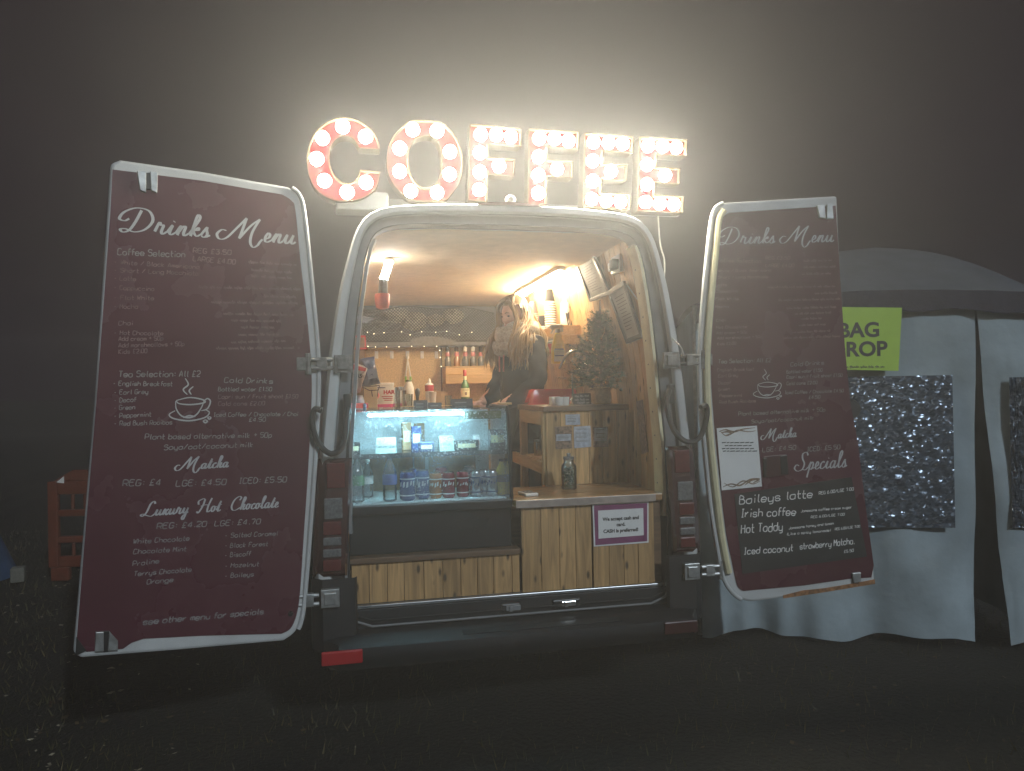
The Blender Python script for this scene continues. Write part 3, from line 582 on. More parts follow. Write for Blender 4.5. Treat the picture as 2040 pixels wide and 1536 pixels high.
# ---- writing on the doors
def menu(P, d, right):
    def head_(*a):
        hb_ = MB(); script(hb_, *a); hb_.v = [q+P.n*.0048 for q in hb_.v]; obj('heading_lettering', hb_, M['vinyl_white'], d)
    big = MB(); ck = MB(); dim = MB()
    H = lambda t, a, b, cap=None, w=.0038, k=None: hand(k or ck, t, a, b, P, cap, w)
    if not right:
        head_('Drinks Menu', (248,461), (588,487), P, .0135)
        head_('Matcha', (362,936), (455,930), P, .009, 1.05); head_('Luxury Hot Chocolate', (284,1028), (554,1010), P, .0085, 1.15)
        H('Coffee Selection', (234,508),(370,513),.026); H('REG £3.50', (384,504),(462,508),.02,k=dim); H('LARGE £4.00', (384,520),(470,527),.02,k=dim)
        for t, a, b in (('- White / Black Americano',(226,526),(398,536)),('- Short / Long Macchiato',(226,542),(396,549)),('- Latte',(226,558),(272,560)),('- Cappuccino',(226,577),(308,580)),('- Flat White',(226,597),(308,598)),('- Mocha',(226,615),(276,615)),
            ('Chai',(236,648),(266,648)),('- Hot Chocolate',(226,667),(326,668)),('Add cream + 50p',(236,679),(326,678)),('Add marshmallows + 50p',(236,692),(368,689)),('Kids £2.00',(236,705),(294,703))):
            H(t, a, b, .017, .0030, dim)
        for t, a, b in (('',(494,524),(590,530)),('',(500,540),(580,545)),('',(500,552),(580,556)),('',(396,574),(598,578)),('',(525,592),(596,594)),('',(420,604),(592,606)),('',(444,627),(584,629)),('',(460,640),(566,642)),('',(480,654),(545,654)),('',(474,669),(556,668)),('',(460,684),(566,681)),('',(430,696),(592,695))):
            scribble(dim, a, b, P, .012, .0026)
        H('Tea Selection: All £2', (236,751),(400,750),.024)
        for t, a, b in (('- English Breakfast',(224,768),(344,769)),('- Earl Grey',(226,786),(296,784)),('- Decaf',(226,802),(272,800)),('- Green',(226,817),(270,815)),('- Peppermint',(226,833),(302,829)),('- Red Bush Rooibos',(226,848),(344,845))): H(t, a, b, .018, .0032)
        H('Cold Drinks', (446,762),(545,764),.022)
        for t, a, b in (('Bottled water £1.50',(434,779),(542,779)),('Capri sun / Fruit shoot £1.50',(434,794),(594,793)),('Cold cans £2.00',(434,808),(528,807)),('Iced Coffee / Chocolate / Chai',(424,830),(594,828)),('£4.50',(495,840),(530,839))): H(t, a, b, .017, .003, dim if 'C' == t[0] else ck)
        H('Plant based alternative milk + 50p',(288,875),(542,871),.021); H('Soya/oat/coconut milk',(326,896),(506,890),.021)
        H('REG: £4',(244,968),(322,966),.024,.0042); H('LGE: £4.50',(350,968),(452,965),.024,.0042); H('ICED: £5.50',(474,963),(572,960),.024,.0042)
        H('REG: £4.20  LGE: £4.70',(312,1053),(520,1043),.022,.004)
        for t, a, b in (('White Chocolate',(265,1083),(378,1076)),('Chocolate Mint',(265,1103),(372,1097)),('Praline',(264,1127),(318,1121)),('Terrys Chocolate',(266,1147),(382,1138)),('Orange',(292,1163),(346,1158)),('- Salted Caramel',(446,1071),(554,1066)),('- Black Forest',(446,1091),(534,1087)),('- Biscoff',(446,1110),(500,1106)),('- Hazelnut',(446,1131),(516,1127)),('- Baileys',(446,1151),(506,1147))): H(t, a, b, .019, .0032)
        H('see other menu for specials',(284,1244),(526,1222),.024,.0045)
    else:
        head_('Drinks Menu', (1438,487), (1660,482), P, .0105)
        head_('Matcha', (1524,875), (1586,870), P, .008, 1.15); head_('Specials', (1586,937), (1686,930), P, .010, 1.2)
        H('Coffee Selection',(1428,522),(1516,524),.018,.003,dim); H('REG £3.50',(1524,517),(1574,517),.016,.003,dim); H('LARGE £4.00',(1524,532),(1582,532),.016,.003,dim)
        for t, a, b in (('White / Black Americano',(1430,542),(1536,541)),('Short / Long Macchiato',(1430,555),(1530,554)),('Latte',(1424,570),(1448,570)),('Cappuccino',(1424,583),(1470,582)),('Flat White',(1424,598),(1472,598)),('Mocha',(1424,614),(1452,613)),('Chai',(1426,641),(1446,640)),('Hot Chocolate',(1426,655),(1488,653)),('Add cream + 50p',(1426,666),(1488,664)),('Add marshmallows + 50p',(1428,676),(1518,673)),('Kids £2.00',(1428,688),(1466,686)),
            ): H(t, a, b, .013, .0026, dim)
        for t, a, b in (('',(1600,522),(1656,520)),('',(1600,534),(1662,533)),('',(1596,548),(1660,546)),('',(1528,574),(1666,572)),('',(1622,586),(1672,585)),('',(1550,600),(1672,597)),('',(1566,616),(1664,613)),('',(1582,627),(1656,624)),('',(1596,637),(1640,635)),('',(1590,650),(1648,647)),('',(1578,664),(1656,660)),('',(1560,675),(1672,671))): scribble(dim, a, b, P, .011, .0024)
        H('Tea Selection: All £2',(1430,724),(1536,721),.02,.003)
        for t, a, b in (('English Breakfast',(1428,740),(1502,738)),('Earl Grey',(1430,752),(1470,750)),('Decaf',(1430,766),(1456,765)),('Green',(1430,779),(1454,777)),('Peppermint',(1432,791),(1478,790)),('Red Bush Rooibos',(1432,804),(1506,801))): H(t, a, b, .015, .0026, dim)
        H('Cold Drinks',(1574,730),(1642,726),.021,.0036)
        for t, a, b in (('Bottled water £1.50',(1566,744),(1638,740)),('Capri sun / Fruit shoot £1.50',(1566,754),(1678,750)),('Cold cans £2.00',(1566,767),(1628,765)),('Iced Coffee / Chocolate £4.50',(1562,785),(1680,781)),('£4.50',(1610,795),(1634,793))): H(t, a, b, .016, .003)
        H('Plant based alternative milk + 50p',(1470,828),(1644,819),.019,.003); H('Soya/oat/coconut milk',(1496,843),(1622,835),.018,.003)
        H('LGE: £4.50',(1518,900),(1586,895),.022,.004); H('ICED: £5.50',(1606,899),(1674,894),.022,.004)
    fn = lambda u, v, o: P.pt(u, v, .0062)
    cx, cy, k = (376,812,1) if not right else (1526,775,.68)             # steaming cup drawn between the lists
    Q = lambda pts: [Vector(P.hit(cx+x*k, cy+y*k)) for x, y in pts]
    wk = lambda t, s: .005*k*(.7+.6*math.sin(math.pi*s))
    for pts in ([(-26,-14),(0,-20),(26,-16),(30,-10),(4,-6),(-20,-8),(-26,-14)],[(-27,-13),(-26,2),(-16,16),(0,20),(14,14),(24,0),(29,-12)],[(28,-12),(36,-18),(42,-12),(36,2),(24,6)],[(-28,6),(-40,14),(-30,22),(0,26),(30,20),(40,10),(32,4)],[(-4,-26),(-12,-36),(-2,-46),(-8,-58)],[(4,-26),(0,-34),(8,-42)],[(32,24),(28,27),(32,30),(36,27),(32,24)],[(40,18),(37,20),(40,23),(43,20),(40,18)],[(-12,20),(0,16),(12,18)]):
        big.ribbon(smooth2(Q(pts), 6), wk, fn)
    for b_, mt_, nm in ((big, M['vinyl_white'], 'cup_emblem'), (ck, M['chalk'], 'chalk_lettering'), (dim, M['faded_chalk'], 'faded_lettering')):
        b_.v = [q+P.n*.005 for q in b_.v] if nm != 'cup_emblem' else [q+P.n*.0048 for q in b_.v]
        obj(nm, b_, mt_, d)
menu(PL, dL, False); menu(PR, dR, True)
mb = MB(); mb.flat(PR, [(1462,984),(1695,950),(1726,1108),(1478,1143)], .0065, .003); cb = obj('specials_chalkboard', mb, M['chalkboard'], dR)
mb = MB()
for t, a, b, c, w in (('Baileys latte',(1472,1004),(1620,990),.042,.0055),('Irish coffee',(1474,1030),(1586,1026),.042,.0055),('Hot Toddy',(1475,1062),(1560,1056),.044,.0055),('Iced coconut',(1480,1104),(1580,1097),.034,.005),('strawberry',(1592,1094),(1656,1088),.032,.0045),('Matcha.',(1660,1087),(1702,1083),.034,.0045),
    ('REG 6.00/LGE 7.00',(1630,985),(1700,976),.015,.0028),('Jamesons coffee cream sugar',(1594,1020),(1696,1012),.013,.0026),('REG 6.00/LGE 7.00',(1614,1032),(1682,1026),.012,.0024),('Jamesons honey and lemon',(1570,1054),(1660,1044),.013,.0026),('REG 6.00/LGE 7.00',(1662,1056),(1712,1050),.012,.0024),('(Like a spicy lemonade)',(1566,1066),(1654,1058),.013,.0026),('£5.50',(1680,1101),(1700,1098),.014,.0028)):
    hand(mb, t, a, b, PR, c, w, off=.0075)
obj('chalk_specials', mb, M['bright_chalk'], dR)
# menu notice taped to the right-hand door
PN = Plane(PR.pt(0,0,.010), PR.u); no = thing('notice_sheet', PN.px(1475,910), 'white sheet with brown leaf sprigs taped to the door beside the word Matcha', 'notice')
mb = MB(); mb.flat(PN, [(1428,853),(1508,848),(1518,969),(1438,977)], 0, .002); obj('sheet', mb, M['paper'], no)
mb = MB()
for y0, x0, x1 in ((881,1438,1508),(887,1444,1500),(893,1438,1508),(898,1440,1509)):
    xx = x0; rnd = random.Random(y0)
    while xx < x1-6:
        w = rnd.uniform(4,10); mb.flat(PN, [(xx,y0),(min(xx+w,x1),y0-.6),(min(xx+w,x1),y0+1.2),(xx,y0+1.9)], .0015, .001); xx += w+1.8
obj('print_lines', mb, M['ink'], no)
mb = MB()
for pts, w in (([(1432,860),(1445,856),(1462,860),(1480,855),(1504,852)],.006),([(1434,858),(1446,868),(1460,862),(1470,857),(1490,860),(1506,858)],.005),([(1440,970),(1456,964),(1474,967),(1494,955),(1514,953)],.006),([(1442,962),(1460,970),(1480,958),(1500,964),(1514,958)],.005),([(1484,966),(1498,956),(1512,955),(1500,962)],.008),([(1436,862),(1450,860),(1456,864),(1444,868)],.008)):
    mb.ribbon(smooth2([Vector(PN.hit(*q)) for q in pts], 5), lambda t, s: w*(.4+math.sin(math.pi*s)), lambda u, v, o: PN.pt(u, v, .0015))
obj('leaf_border', mb, mat('brown_print', (.24,.16,.10), .5, var=.4, scale=80), no)
# ------------------------------------------------------------------ COFFEE letters on the roof
YS = .11
def W2(x, y, Y=YS): return PY(x, y, Y)
def circ(cx, cy, rx, ry, a0, a1, n): return [(cx+rx*math.cos(math.radians(a0+(a1-a0)*i/n)), cy-ry*math.sin(math.radians(a0+(a1-a0)*i/n))) for i in range(n+1)]
def Z1(pts): return [(580+x/2.488, 200+y/2.488) for x, y in pts]
LET = []
Cout = [(756,297),(751,277),(737,257),(715,241),(690,235),(662,239),(636,256),(619,283),(612,316),(618,354),(634,381),(660,397),(690,400),(722,394),(748,374),(757,343)]
Cin = [(718,339),(711,357),(698,365),(684,365),(668,352),(658,333),(655,310),(660,287),(674,273),(692,270),(707,278),(716,294)]
LET.append(('C', 'letter C of the light-up sign, first of the row', [Cout+Cin], None, Z1([(255,130),(155,187),(368,180),(127,290),(165,398),(277,455),(371,407)])))
Oout = [(825,240),(872,243),(890,253),(908,274),(919,303),(921,335),(914,363),(899,385),(881,400),(826,398),(801,384),(781,360),(772,330),(774,296),(787,268),(806,250)]
Oin = [(846,270),(862,271),(874,283),(880,304),(881,333),(876,355),(866,370),(852,374),(838,373),(824,360),(815,340),(812,315),(816,292),(826,276)]
LET.append(('O', 'letter O of the light-up sign, between C and the first F', None, (Oout, Oin), Z1([(603,145),(722,152),(538,238),(787,255),(538,352),(785,366),(592,450),(723,457)])))
def F_(xl, xr, yt, yb, dx): # px corners
    return None
LET.append(('F', 'first F of the light-up sign, beside the O', [Z1([(888,118),(1138,142),(1138,226),(975,216),(975,286),(1108,292),(1104,372),(972,366),(968,500),(880,492)])], None, Z1([(940,170),(1017,171),(1089,181),(936,260),(935,355),(1030,325),(932,443)])))
LET.append(('F', 'second F of the light-up sign, beside the first E', [Z1([(1180,142),(1424,158),(1422,240),(1268,231),(1266,298),(1394,304),(1392,382),(1266,374),(1262,516),(1176,510)])], None, Z1([(1230,188),(1305,190),(1375,200),(1227,280),(1225,370),(1318,340),(1225,460)])))
LET.append(('E', 'first E of the light-up sign, between the second F and the last E', [Z1([(1456,163),(1695,180),(1692,258),(1545,250),(1540,316),(1664,320),(1660,396),(1538,388),(1534,462),(1680,466),(1678,540),(1448,526)])], None, Z1([(1499,207),(1573,210),(1644,215),(1495,300),(1585,352),(1495,400),(1490,490),(1562,498),(1632,502)])))
LET.append(('E', 'last E of the light-up sign, farthest from the C', [Z1([(1727,182),(1960,196),(1956,275),(1810,266),(1806,334),(1926,338),(1922,412),(1802,404),(1798,472),(1942,478),(1940,556),(1718,546)])], None, Z1([(1769,226),(1841,228),(1909,234),(1765,318),(1853,372),(1763,416),(1757,504),(1828,512),(1896,516)])))
def rimwall(mb, pts, y0, y1, t=.006, close=True):
    n = len(pts)
    for i in range(n if close else n-1):
        a, b = pts[i], pts[(i+1) % n]; d = (b-a); L = d.length; d.normalize(); nn = Vector((d.z, 0, -d.x))*t/2
        q = [a+nn-d*t*.3, b+nn+d*t*.3, b-nn+d*t*.3, a-nn-d*t*.3]
        mb.add([Vector((p.x, y0, p.z)) for p in q]+[Vector((p.x, y1, p.z)) for p in q], [(0,1,2,3),(7,6,5,4),(0,4,5,1),(1,5,6,2),(2,6,7,3),(3,7,4,0)])
def smoothloop(p, k=3):
    n = len(p); out = []
    for i in range(n):
        a, b, c, d = (Vector(p[(i+j) % n]) for j in (-1, 0, 1, 2))
        for j in range(k):
            t = j/k; out.append(tuple(.5*((2*b)+(c-a)*t+(2*a-5*b+4*c-d)*t*t+(3*b-a-3*c+d)*t**3)))
    return out
for ch, lab, polys, pair, bulbs in LET:
    allp = (polys[0] if polys else pair[0]); c = sum((W2(*q) for q in allp), Vector())/len(allp); zb = min(W2(*q).z for q in allp)
    th = thing('marquee_letter', (c.x, YS+.06, zb), lab, 'sign letter', 'light-up letters spelling COFFEE on the van roof')
    fm = MB(); rm = MB(); yf, yr, yb = YS+.022, YS-.004, YS+.085
    if polys:
        w = [W2(*q) for q in polys[0]]
        if ch == 'C':
            o_ = [tuple(q) for q in smooth2([Vector(p) for p in Cout], 3)]; i_ = [tuple(q) for q in smooth2([Vector(p) for p in Cin], 4)]
            no_, ni_ = len(o_), len(i_); k = 44
            oo = [o_[round(j*(no_-1)/k)] for j in range(k+1)]; ii = [i_[::-1][round(j*(ni_-1)/k)] for j in range(k+1)]
            A = [W2(*q) for q in oo]; B = [W2(*q) for q in ii]
            fm.add([Vector((p.x, yf, p.z)) for p in A+B]+[Vector((p.x, yb, p.z)) for p in A+B], [(j, j+1, k+2+j, k+1+j) for j in range(k)]+[(2*k+2+k+1+j, 2*k+2+k+2+j, 2*k+2+j+1, 2*k+2+j) for j in range(k)])
            rimwall(rm, A+B[::-1], yr, yb+.002)
        else:
            fm.poly([Vector((p.x, yf, p.z)) for p in w], [Vector((p.x, yb, p.z)) for p in w]); rimwall(rm, w, yr, yb+.002)
    else:
        o_, i_ = smoothloop(pair[0]), smoothloop(pair[1]); k = 48
        oo = [o_[round(j*len(o_)/k) % len(o_)] for j in range(k)]; 
        A = [W2(*q) for q in oo]; ci = sum((Vector(q) for q in pair[1]), Vector((0,0)))/len(pair[1])
        ii = []
        for q in oo:                                                  # match each outer point to the inner point at the same bearing
            a = math.atan2(q[1]-ci.y, q[0]-ci.x); ii.append(min(i_, key=lambda r: abs((math.atan2(r[1]-ci.y, r[0]-ci.x)-a+math.pi) % (2*math.pi)-math.pi)))
        B = [W2(*q) for q in ii]
        fm.add([Vector((p.x, yf, p.z)) for p in A+B]+[Vector((p.x, yb, p.z)) for p in A+B], [(j, (j+1) % k, k+(j+1) % k, k+j) for j in range(k)]+[(3*k+j, 3*k+(j+1) % k, 2*k+(j+1) % k, 2*k+j) for j in range(k)])
        rimwall(rm, A, yr, yb+.002); r2_ = MB(); rimwall(r2_, [W2(*q) for q in smoothloop(pair[1], 2)], yr, yb+.002); obj('letter_rim', r2_, M['letter_rim'], th)
    obj('letter_face', fm, M['letter_red'], th); obj('letter_rim', rm, M['letter_rim'], th)
    for q in bulbs:
        p = W2(*q, YS-.005); b = MB(); b.ball(p, .0328, 14, 9); b.lathe([(.016,-.02),(.018,.03)], p, 10, Matrix.Rotation(-math.pi/2, 4, 'X'))
        obj('bulb', b, M['bulb'], th, smooth='all')
rail = thing('sign_rail', (0,.2,2.59), 'pale metal rail and brackets carrying the light-up letters on the roof', 'rail')
mb = MB(); mb.box(-.74,1.0,.205,.235,2.608,2.648); obj('rail_bar', mb, M['grey_metal'], rail, bevel=.003)
for x in (-.62,-.2,.12,.33,.62):
    mb = MB(); mb.box(x-.055,x+.055,.20,.26,2.575,2.607); obj('bracket', mb, M['zinc'], rail, bevel=.003)
mb = MB(); mb.box(-.86,-.60,.14,.30,2.575,2.665); obj('junction_box', mb, M['grey_metal'], rail, bevel=.01)
mb = MB(); mb.tube([PY(x, y, .2) for x, y in sm([(1311,424),(1312,450),(1316,490),(1323,515),(1324,540),(1322,560)])], .0045, 6); tag(obj('sign_cable', mb, M['cable'], smooth='all'), 'white cable dropping from the last letter behind the van pillar', 'cable')
pts = sm([(1242,545),(1246,560),(1258,580),(1290,622),(1330,665),(1355,690),(1362,708)]); n = len(pts)
mb = MB(); mb.tube([PY(x, y, .55+(-.06-.55)*min(1, (i/(n-1))*1.25)) for i, (x, y) in enumerate(pts)], .0042, 6); tag(obj('socket_cable', mb, M['cable'], smooth='all'), 'white cable running from the wall socket out across the right-hand pillar', 'cable')

# ------------------------------------------------------------------ gazebo tent with BAG DROP sign
A0 = Vector((1.45,.955,0)); tdir = Vector((.9345,-.356,0)); PT = Plane((*A0.xy, 0), tdir)
tent = thing('gazebo_tent', A0, 'grey pop-up gazebo tent with clear window panels and a slit in its front wall', 'tent')
bk = Vector((-tdir.y, tdir.x, 0)); TL_ = 2.12
def wallpanel(u0, u1, slit, z0=0.0, z1=2.12, seed=1, open_=0):
    mb = MB(); nu, nv = 60, 36; rnd = random.Random(seed); ph = [rnd.uniform(0, 6) for _ in range(6)]
    rows = []
    for j in range(nv+1):
        v = j/nv; row = []
        for i in range(nu+1):
            s = i/nu; uu0 = u0 + (open_*(1-v)**1.1 if slit == 'l' else 0); uu1 = u1 - (open_*(1-v)**1.1 if slit == 'r' else 0)
            u = uu0+(uu1-uu0)*s; k = (1-v)**.8
            d = .034*k*math.sin(9*u+ph[0]+1.2*v)+.012*math.sin(17*u+ph[1]-2*v)*k+.008*math.sin(5*v*3+7*u+ph[2])+.022*k*k*math.sin(26*u+ph[3]+3*v)*max(0, math.sin(3.1*u+ph[4]))
            d += .030*k*noise.noise((u*5, z0+(z1-z0)*v*2.2, seed))+.016*k*abs(noise.noise((u*9+3, (z1-z0)*v*7, seed+5)))
            z = z0+(z1-z0)*v-(.02*math.sin(6.5*u+ph[5])+.012*math.sin(15*u))*(1-v)
            row.append(PT.pt(u, z, d))
        rows.append(row)
    mb.loft(rows, closed=False); return mb
uS = PT.hit(1945,700)[0]
obj('front_wall', wallpanel(0, uS-.002, 'r', .03, 2.12, 4, .03), M['tent'], tent, smooth='all')
w2 = obj('front_wall', wallpanel(uS+.006, TL_, 'l', .03, 2.12, 9, .14), M['tent'], tent, smooth='all'); w2['label'] = 'front wall right of the slit'
PB = Plane(PT.pt(0,0,-.035), tdir)
# clear crinkled window sheets
mt, nt, b, N, L = nodes('crinkled_window_film'); b.inputs['Base Color'].default_value = (.10,.13,.17,1); b.inputs['Metallic'].default_value = .5; b.inputs['Roughness'].default_value = .27; b.inputs['Specular IOR Level'].default_value = .8
tc = N('TexCoord'); mp = N('Mapping'); mp.inputs['Scale'].default_value = (50,50,95); mp.inputs['Rotation'].default_value = (0,.35,0); L(tc.outputs['Object'], mp.inputs[0])
wz = N('TexNoise'); wz.inputs['Scale'].default_value = .25; wz.inputs['Detail'].default_value = 3; L(mp.outputs[0], wz.inputs['Vector'])
wm_ = N('VectorMath'); wm_.operation = 'MULTIPLY_ADD'; wm_.inputs[1].default_value = (3,3,3); L(wz.outputs['Color'], wm_.inputs[0]); L(mp.outputs[0], wm_.inputs[2])
vo = N('TexVoronoi'); vo.inputs['Scale'].default_value = 1; L(wm_.outputs[0], vo.inputs['Vector'])
sb = N('VectorMath'); sb.operation = 'SUBTRACT'; sb.inputs[1].default_value = (.5,.5,.5); L(vo.outputs['Color'], sb.inputs[0])
sc_ = N('VectorMath'); sc_.operation = 'SCALE'; sc_.inputs['Scale'].default_value = .60; L(sb.outputs[0], sc_.inputs[0])
ge = N('NewGeometry'); ad = N('VectorMath'); ad.operation = 'ADD'; L(ge.outputs['Normal'], ad.inputs[0]); L(sc_.outputs[0], ad.inputs[1]); nm = N('VectorMath'); nm.operation = 'NORMALIZE'; L(ad.outputs[0], nm.inputs[0]); L(nm.outputs[0], b.inputs['Normal'])
FILM = mt
def film(pts, P=PT):
    (u0, z1), (u1, z0) = P.hit(*pts[0]), P.hit(*pts[1]); mb = MB(); n, q = 46, 46; rnd = random.Random(8)
    mb.loft([[P.pt(u0+(u1-u0)*i/n, z0+(z1-z0)*j/q, .048+rnd.uniform(-.010,.010)*(1 if 0 < i < n and 0 < j < q else 0)) for i in range(n+1)] for j in range(q+1)], closed=False)
    return mb
obj('window_film', film([(1640,752),(1897,1049)]), FILM, tent, smooth='all'); obj('window_film', film([(2003,752),(2052,1049)]), FILM, tent, smooth='all')
# roof: eave ring, sagging cloth up to an off-centre peak
ct = PT.pt(TL_/2, 0, 0)+bk*1.55; apex = PT.pt(1.45, 0, 0)+bk*1.05; apex.z = 2.70
TR = 2.12; cor = [PT.pt(0,2.20,.03), PT.pt(TR,2.18,.03), PT.pt(TR,2.18,.03)+bk*2.1, PT.pt(0,2.20,.03)+bk*2.1]
mb = MB(); n = 16; rows = []
for j in range(9):
    t = j/8; row = []
    for s in range(4):
        for i in range(n):
            e = cor[s].lerp(cor[(s+1) % 4], i/n); sag = .05*math.sin(math.pi*i/n)
            p = e.lerp(apex, t); p.z += .085*math.sin(math.pi*t)+sag*(1-t); row.append(p)
    rows.append(row)
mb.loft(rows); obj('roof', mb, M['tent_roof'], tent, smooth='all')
mb = MB(); rows = []
for z, o in ((0,.034),(-.06,.044),(-.13,.05)):
    rows.append([PT.pt(TL_*i/60, 2.2+z+.05*math.sin(math.pi*i/60)+(.012*math.sin(i*.45) if z < -.1 else 0), o+.008*math.sin(i*.9)) for i in range(61)])
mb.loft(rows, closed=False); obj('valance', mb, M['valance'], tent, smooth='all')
for s in (0, TL_):
    for k in (0, 2.05):
        p = PT.pt(s, 0, -.06)+bk*k; mb = MB(); mb.tube([p, p+Vector((0,0,2.2))], .02, 8); obj('leg', mb, M['zinc'], tent)
for s in (0, 1):
    a = PT.pt(s*TL_, 0, 0); mb = MB(); mb.loft([[a+bk*(2.05*i/20)+tdir*(.02*math.sin(i*1.1)*(1-z/2.3))+Vector((0,0,z)) for i in range(21)] for z in (.03,.7,1.4,2.19)], closed=False); obj('side_wall', mb, M['tent'], tent, smooth='all')
PSg = Plane(PT.pt(0,0,.075), tdir); (ua, va), (ub, vb) = PSg.hit(1630,613), PSg.hit(1794,740)
sg = thing('bag_drop_sign', PSg.pt((ua+ub)/2, vb, 0), 'lime green BAG DROP sign hung on the tent front', 'sign')
mb = MB(); mb.flat(PSg, [(1622,611),(1797,613),(1790,739),(1618,735)], 0, .003); obj('sign_sheet', mb, M['lime'], sg)
for t_, q_ in (('BAG',(1711,671)),('DROP',(1710,709))): mb = MB(); printed(mb, t_, .128, PSg, q_, 'CENTER', .004); obj('sign_lettering', mb, M['dark'], sg)
mb = MB(); scribble(mb, (1640,733), (1766,732), PSg, .013, .0028, .0012); obj('web_address', mb, M['dark'], sg)
# ------------------------------------------------------------------ left background: barrier, tarpaulin, block
br = thing('pedestrian_barrier', (-3.2,3.97,0), 'orange plastic pedestrian barrier half hidden by the long chalk menu door', 'barrier')
PBar = Plane((-3.4,3.97,0), (1,-.15,0)); a = lambda x, y: PBar.px(x, y)
u0 = PBar.hit(97,1000)[0]
mb = MB()
def pb(u, z, w, h, d=.06): 
    for o in (0,): mb.poly([PBar.pt(u0+u+x, z+y, d/2) for x, y in ((0,0),(w,0),(w,h),(0,h))], [PBar.pt(u0+u+x, z+y, -d/2) for x, y in ((0,0),(w,0),(w,h),(0,h))])
pb(0,.12,.09,.78); pb(1.61,.12,.09,.78); pb(.09,.58,1.52,.06); pb(.09,.78,1.52,.12); pb(.09,.34,1.52,.06); pb(.09,.12,1.52,.10)
for k in range(1, 14):
    pb(.09+.108*k,.64,.03,.14,.03) 
    if k % 2: pb(.09+.108*k,.22,.03,.12,.03)
for x in (.12, 1.48): pb(x,.90,.10,.05); 
bf = obj('barrier_frame', mb, M['orange'], br, bevel=.012)
for u in (.02, 1.5):
    mb = MB(); pb(u,0,.16,.12,.06); obj('foot', mb, M['orange'], br, bevel=.01)
mb = MB(); mb.poly([PBar.pt(u0+.05, .90, .028), PBar.pt(u0+.5,.90,.028), PBar.pt(u0+.34,1.0,.028), PBar.pt(u0+.22,1.0,.028)], [PBar.pt(u0+.05,.90,-.028), PBar.pt(u0+.5,.90,-.028), PBar.pt(u0+.34,1.0,-.028), PBar.pt(u0+.22,1.0,-.028)]); obj('top_handle', mb, M['orange'], br, bevel=.01)
mb = MB(); mb.flat(PBar, [(116,960),(131,948),(131,962)], .034, .004); obj('reflective_tab', mb, M['white_plastic'], br)
PTp = Plane((-3.9,4.1,0), (1,0,0)); pts = [(-160,940),(-4,985),(4,1040),(12,1090),(24,1140),(24,1156),(-160,1160)]
mb = MB(); rows = []
for j in range(9):
    z = 1.25*(1-j/8); w = .08+.42*(j/8)**1.2
    rows.append([Vector((-4.36+w*math.cos(t)*(1+.05*math.sin(5*t)), 4.25+w*math.sin(t), max(.0, z))) for t in [2*math.pi*i/20 for i in range(20)]])
mb.loft(rows); tag(obj('tarpaulin_cover', mb, M['blue_tarp'], smooth='all'), 'blue tarpaulin cover draped to the ground beside the orange barrier', 'tarpaulin')
mb = MB(); c = PZ(33,1158,0); mb.rbox((c.x, c.y+.04, .055), (.11,.12,.13), .2); tag(obj('concrete_block', mb, M['concrete'], bevel=.01), 'small concrete block weighting the blue tarpaulin', 'block')
# ------------------------------------------------------------------ inside the van: lights and fittings
sl = thing('strip_light', (.6,1.75,2.44), 'bright tube light on the ceiling above the paper cups', 'light')
mb = MB(); mb.box(.545,.605,1.10,2.40,2.437,2.462); obj('housing', mb, M['white_plastic'], sl, bevel=.006)
mb = MB(); mb.tube([(.575,1.12,2.424),(.575,2.38,2.408)], .012, 12); obj('tube', mb, M['tubelight'], sl, smooth='all')
p0, p1, p2, p3 = PY(776,520,.9), PY(764,557,.9), PY(763,584,.9), PY(762,616,.9)
wl = thing('work_lamp', p3, 'lit lamp with a red base hanging under the ceiling beside the left pillar', 'lamp')
mb = MB(); mb.tube([p0, p1], [.021,.024], 12); obj('lamp_tube', mb, M['lamplight'], wl, smooth='all')
mb = MB(); mb.tube([p0+Vector((0,0,.012)), p0], .03, 12); mb.tube([p0+Vector((0,0,.012)), Vector((p0.x, p0.y, 2.45))], .004, 6); obj('hanger', mb, M['steel'], wl)
mb = MB(); mb.tube([p1, p2], [.026,.028], 12); obj('collar', mb, M['dark'], wl, smooth=True)
mb = MB(); mb.lathe([(.030,.085),(.042,.092),(.046,.08),(.044,.03),(.036,.006),(.02,0)], p3, 18); obj('lamp_base', mb, M['red_plastic'], wl, smooth=True)
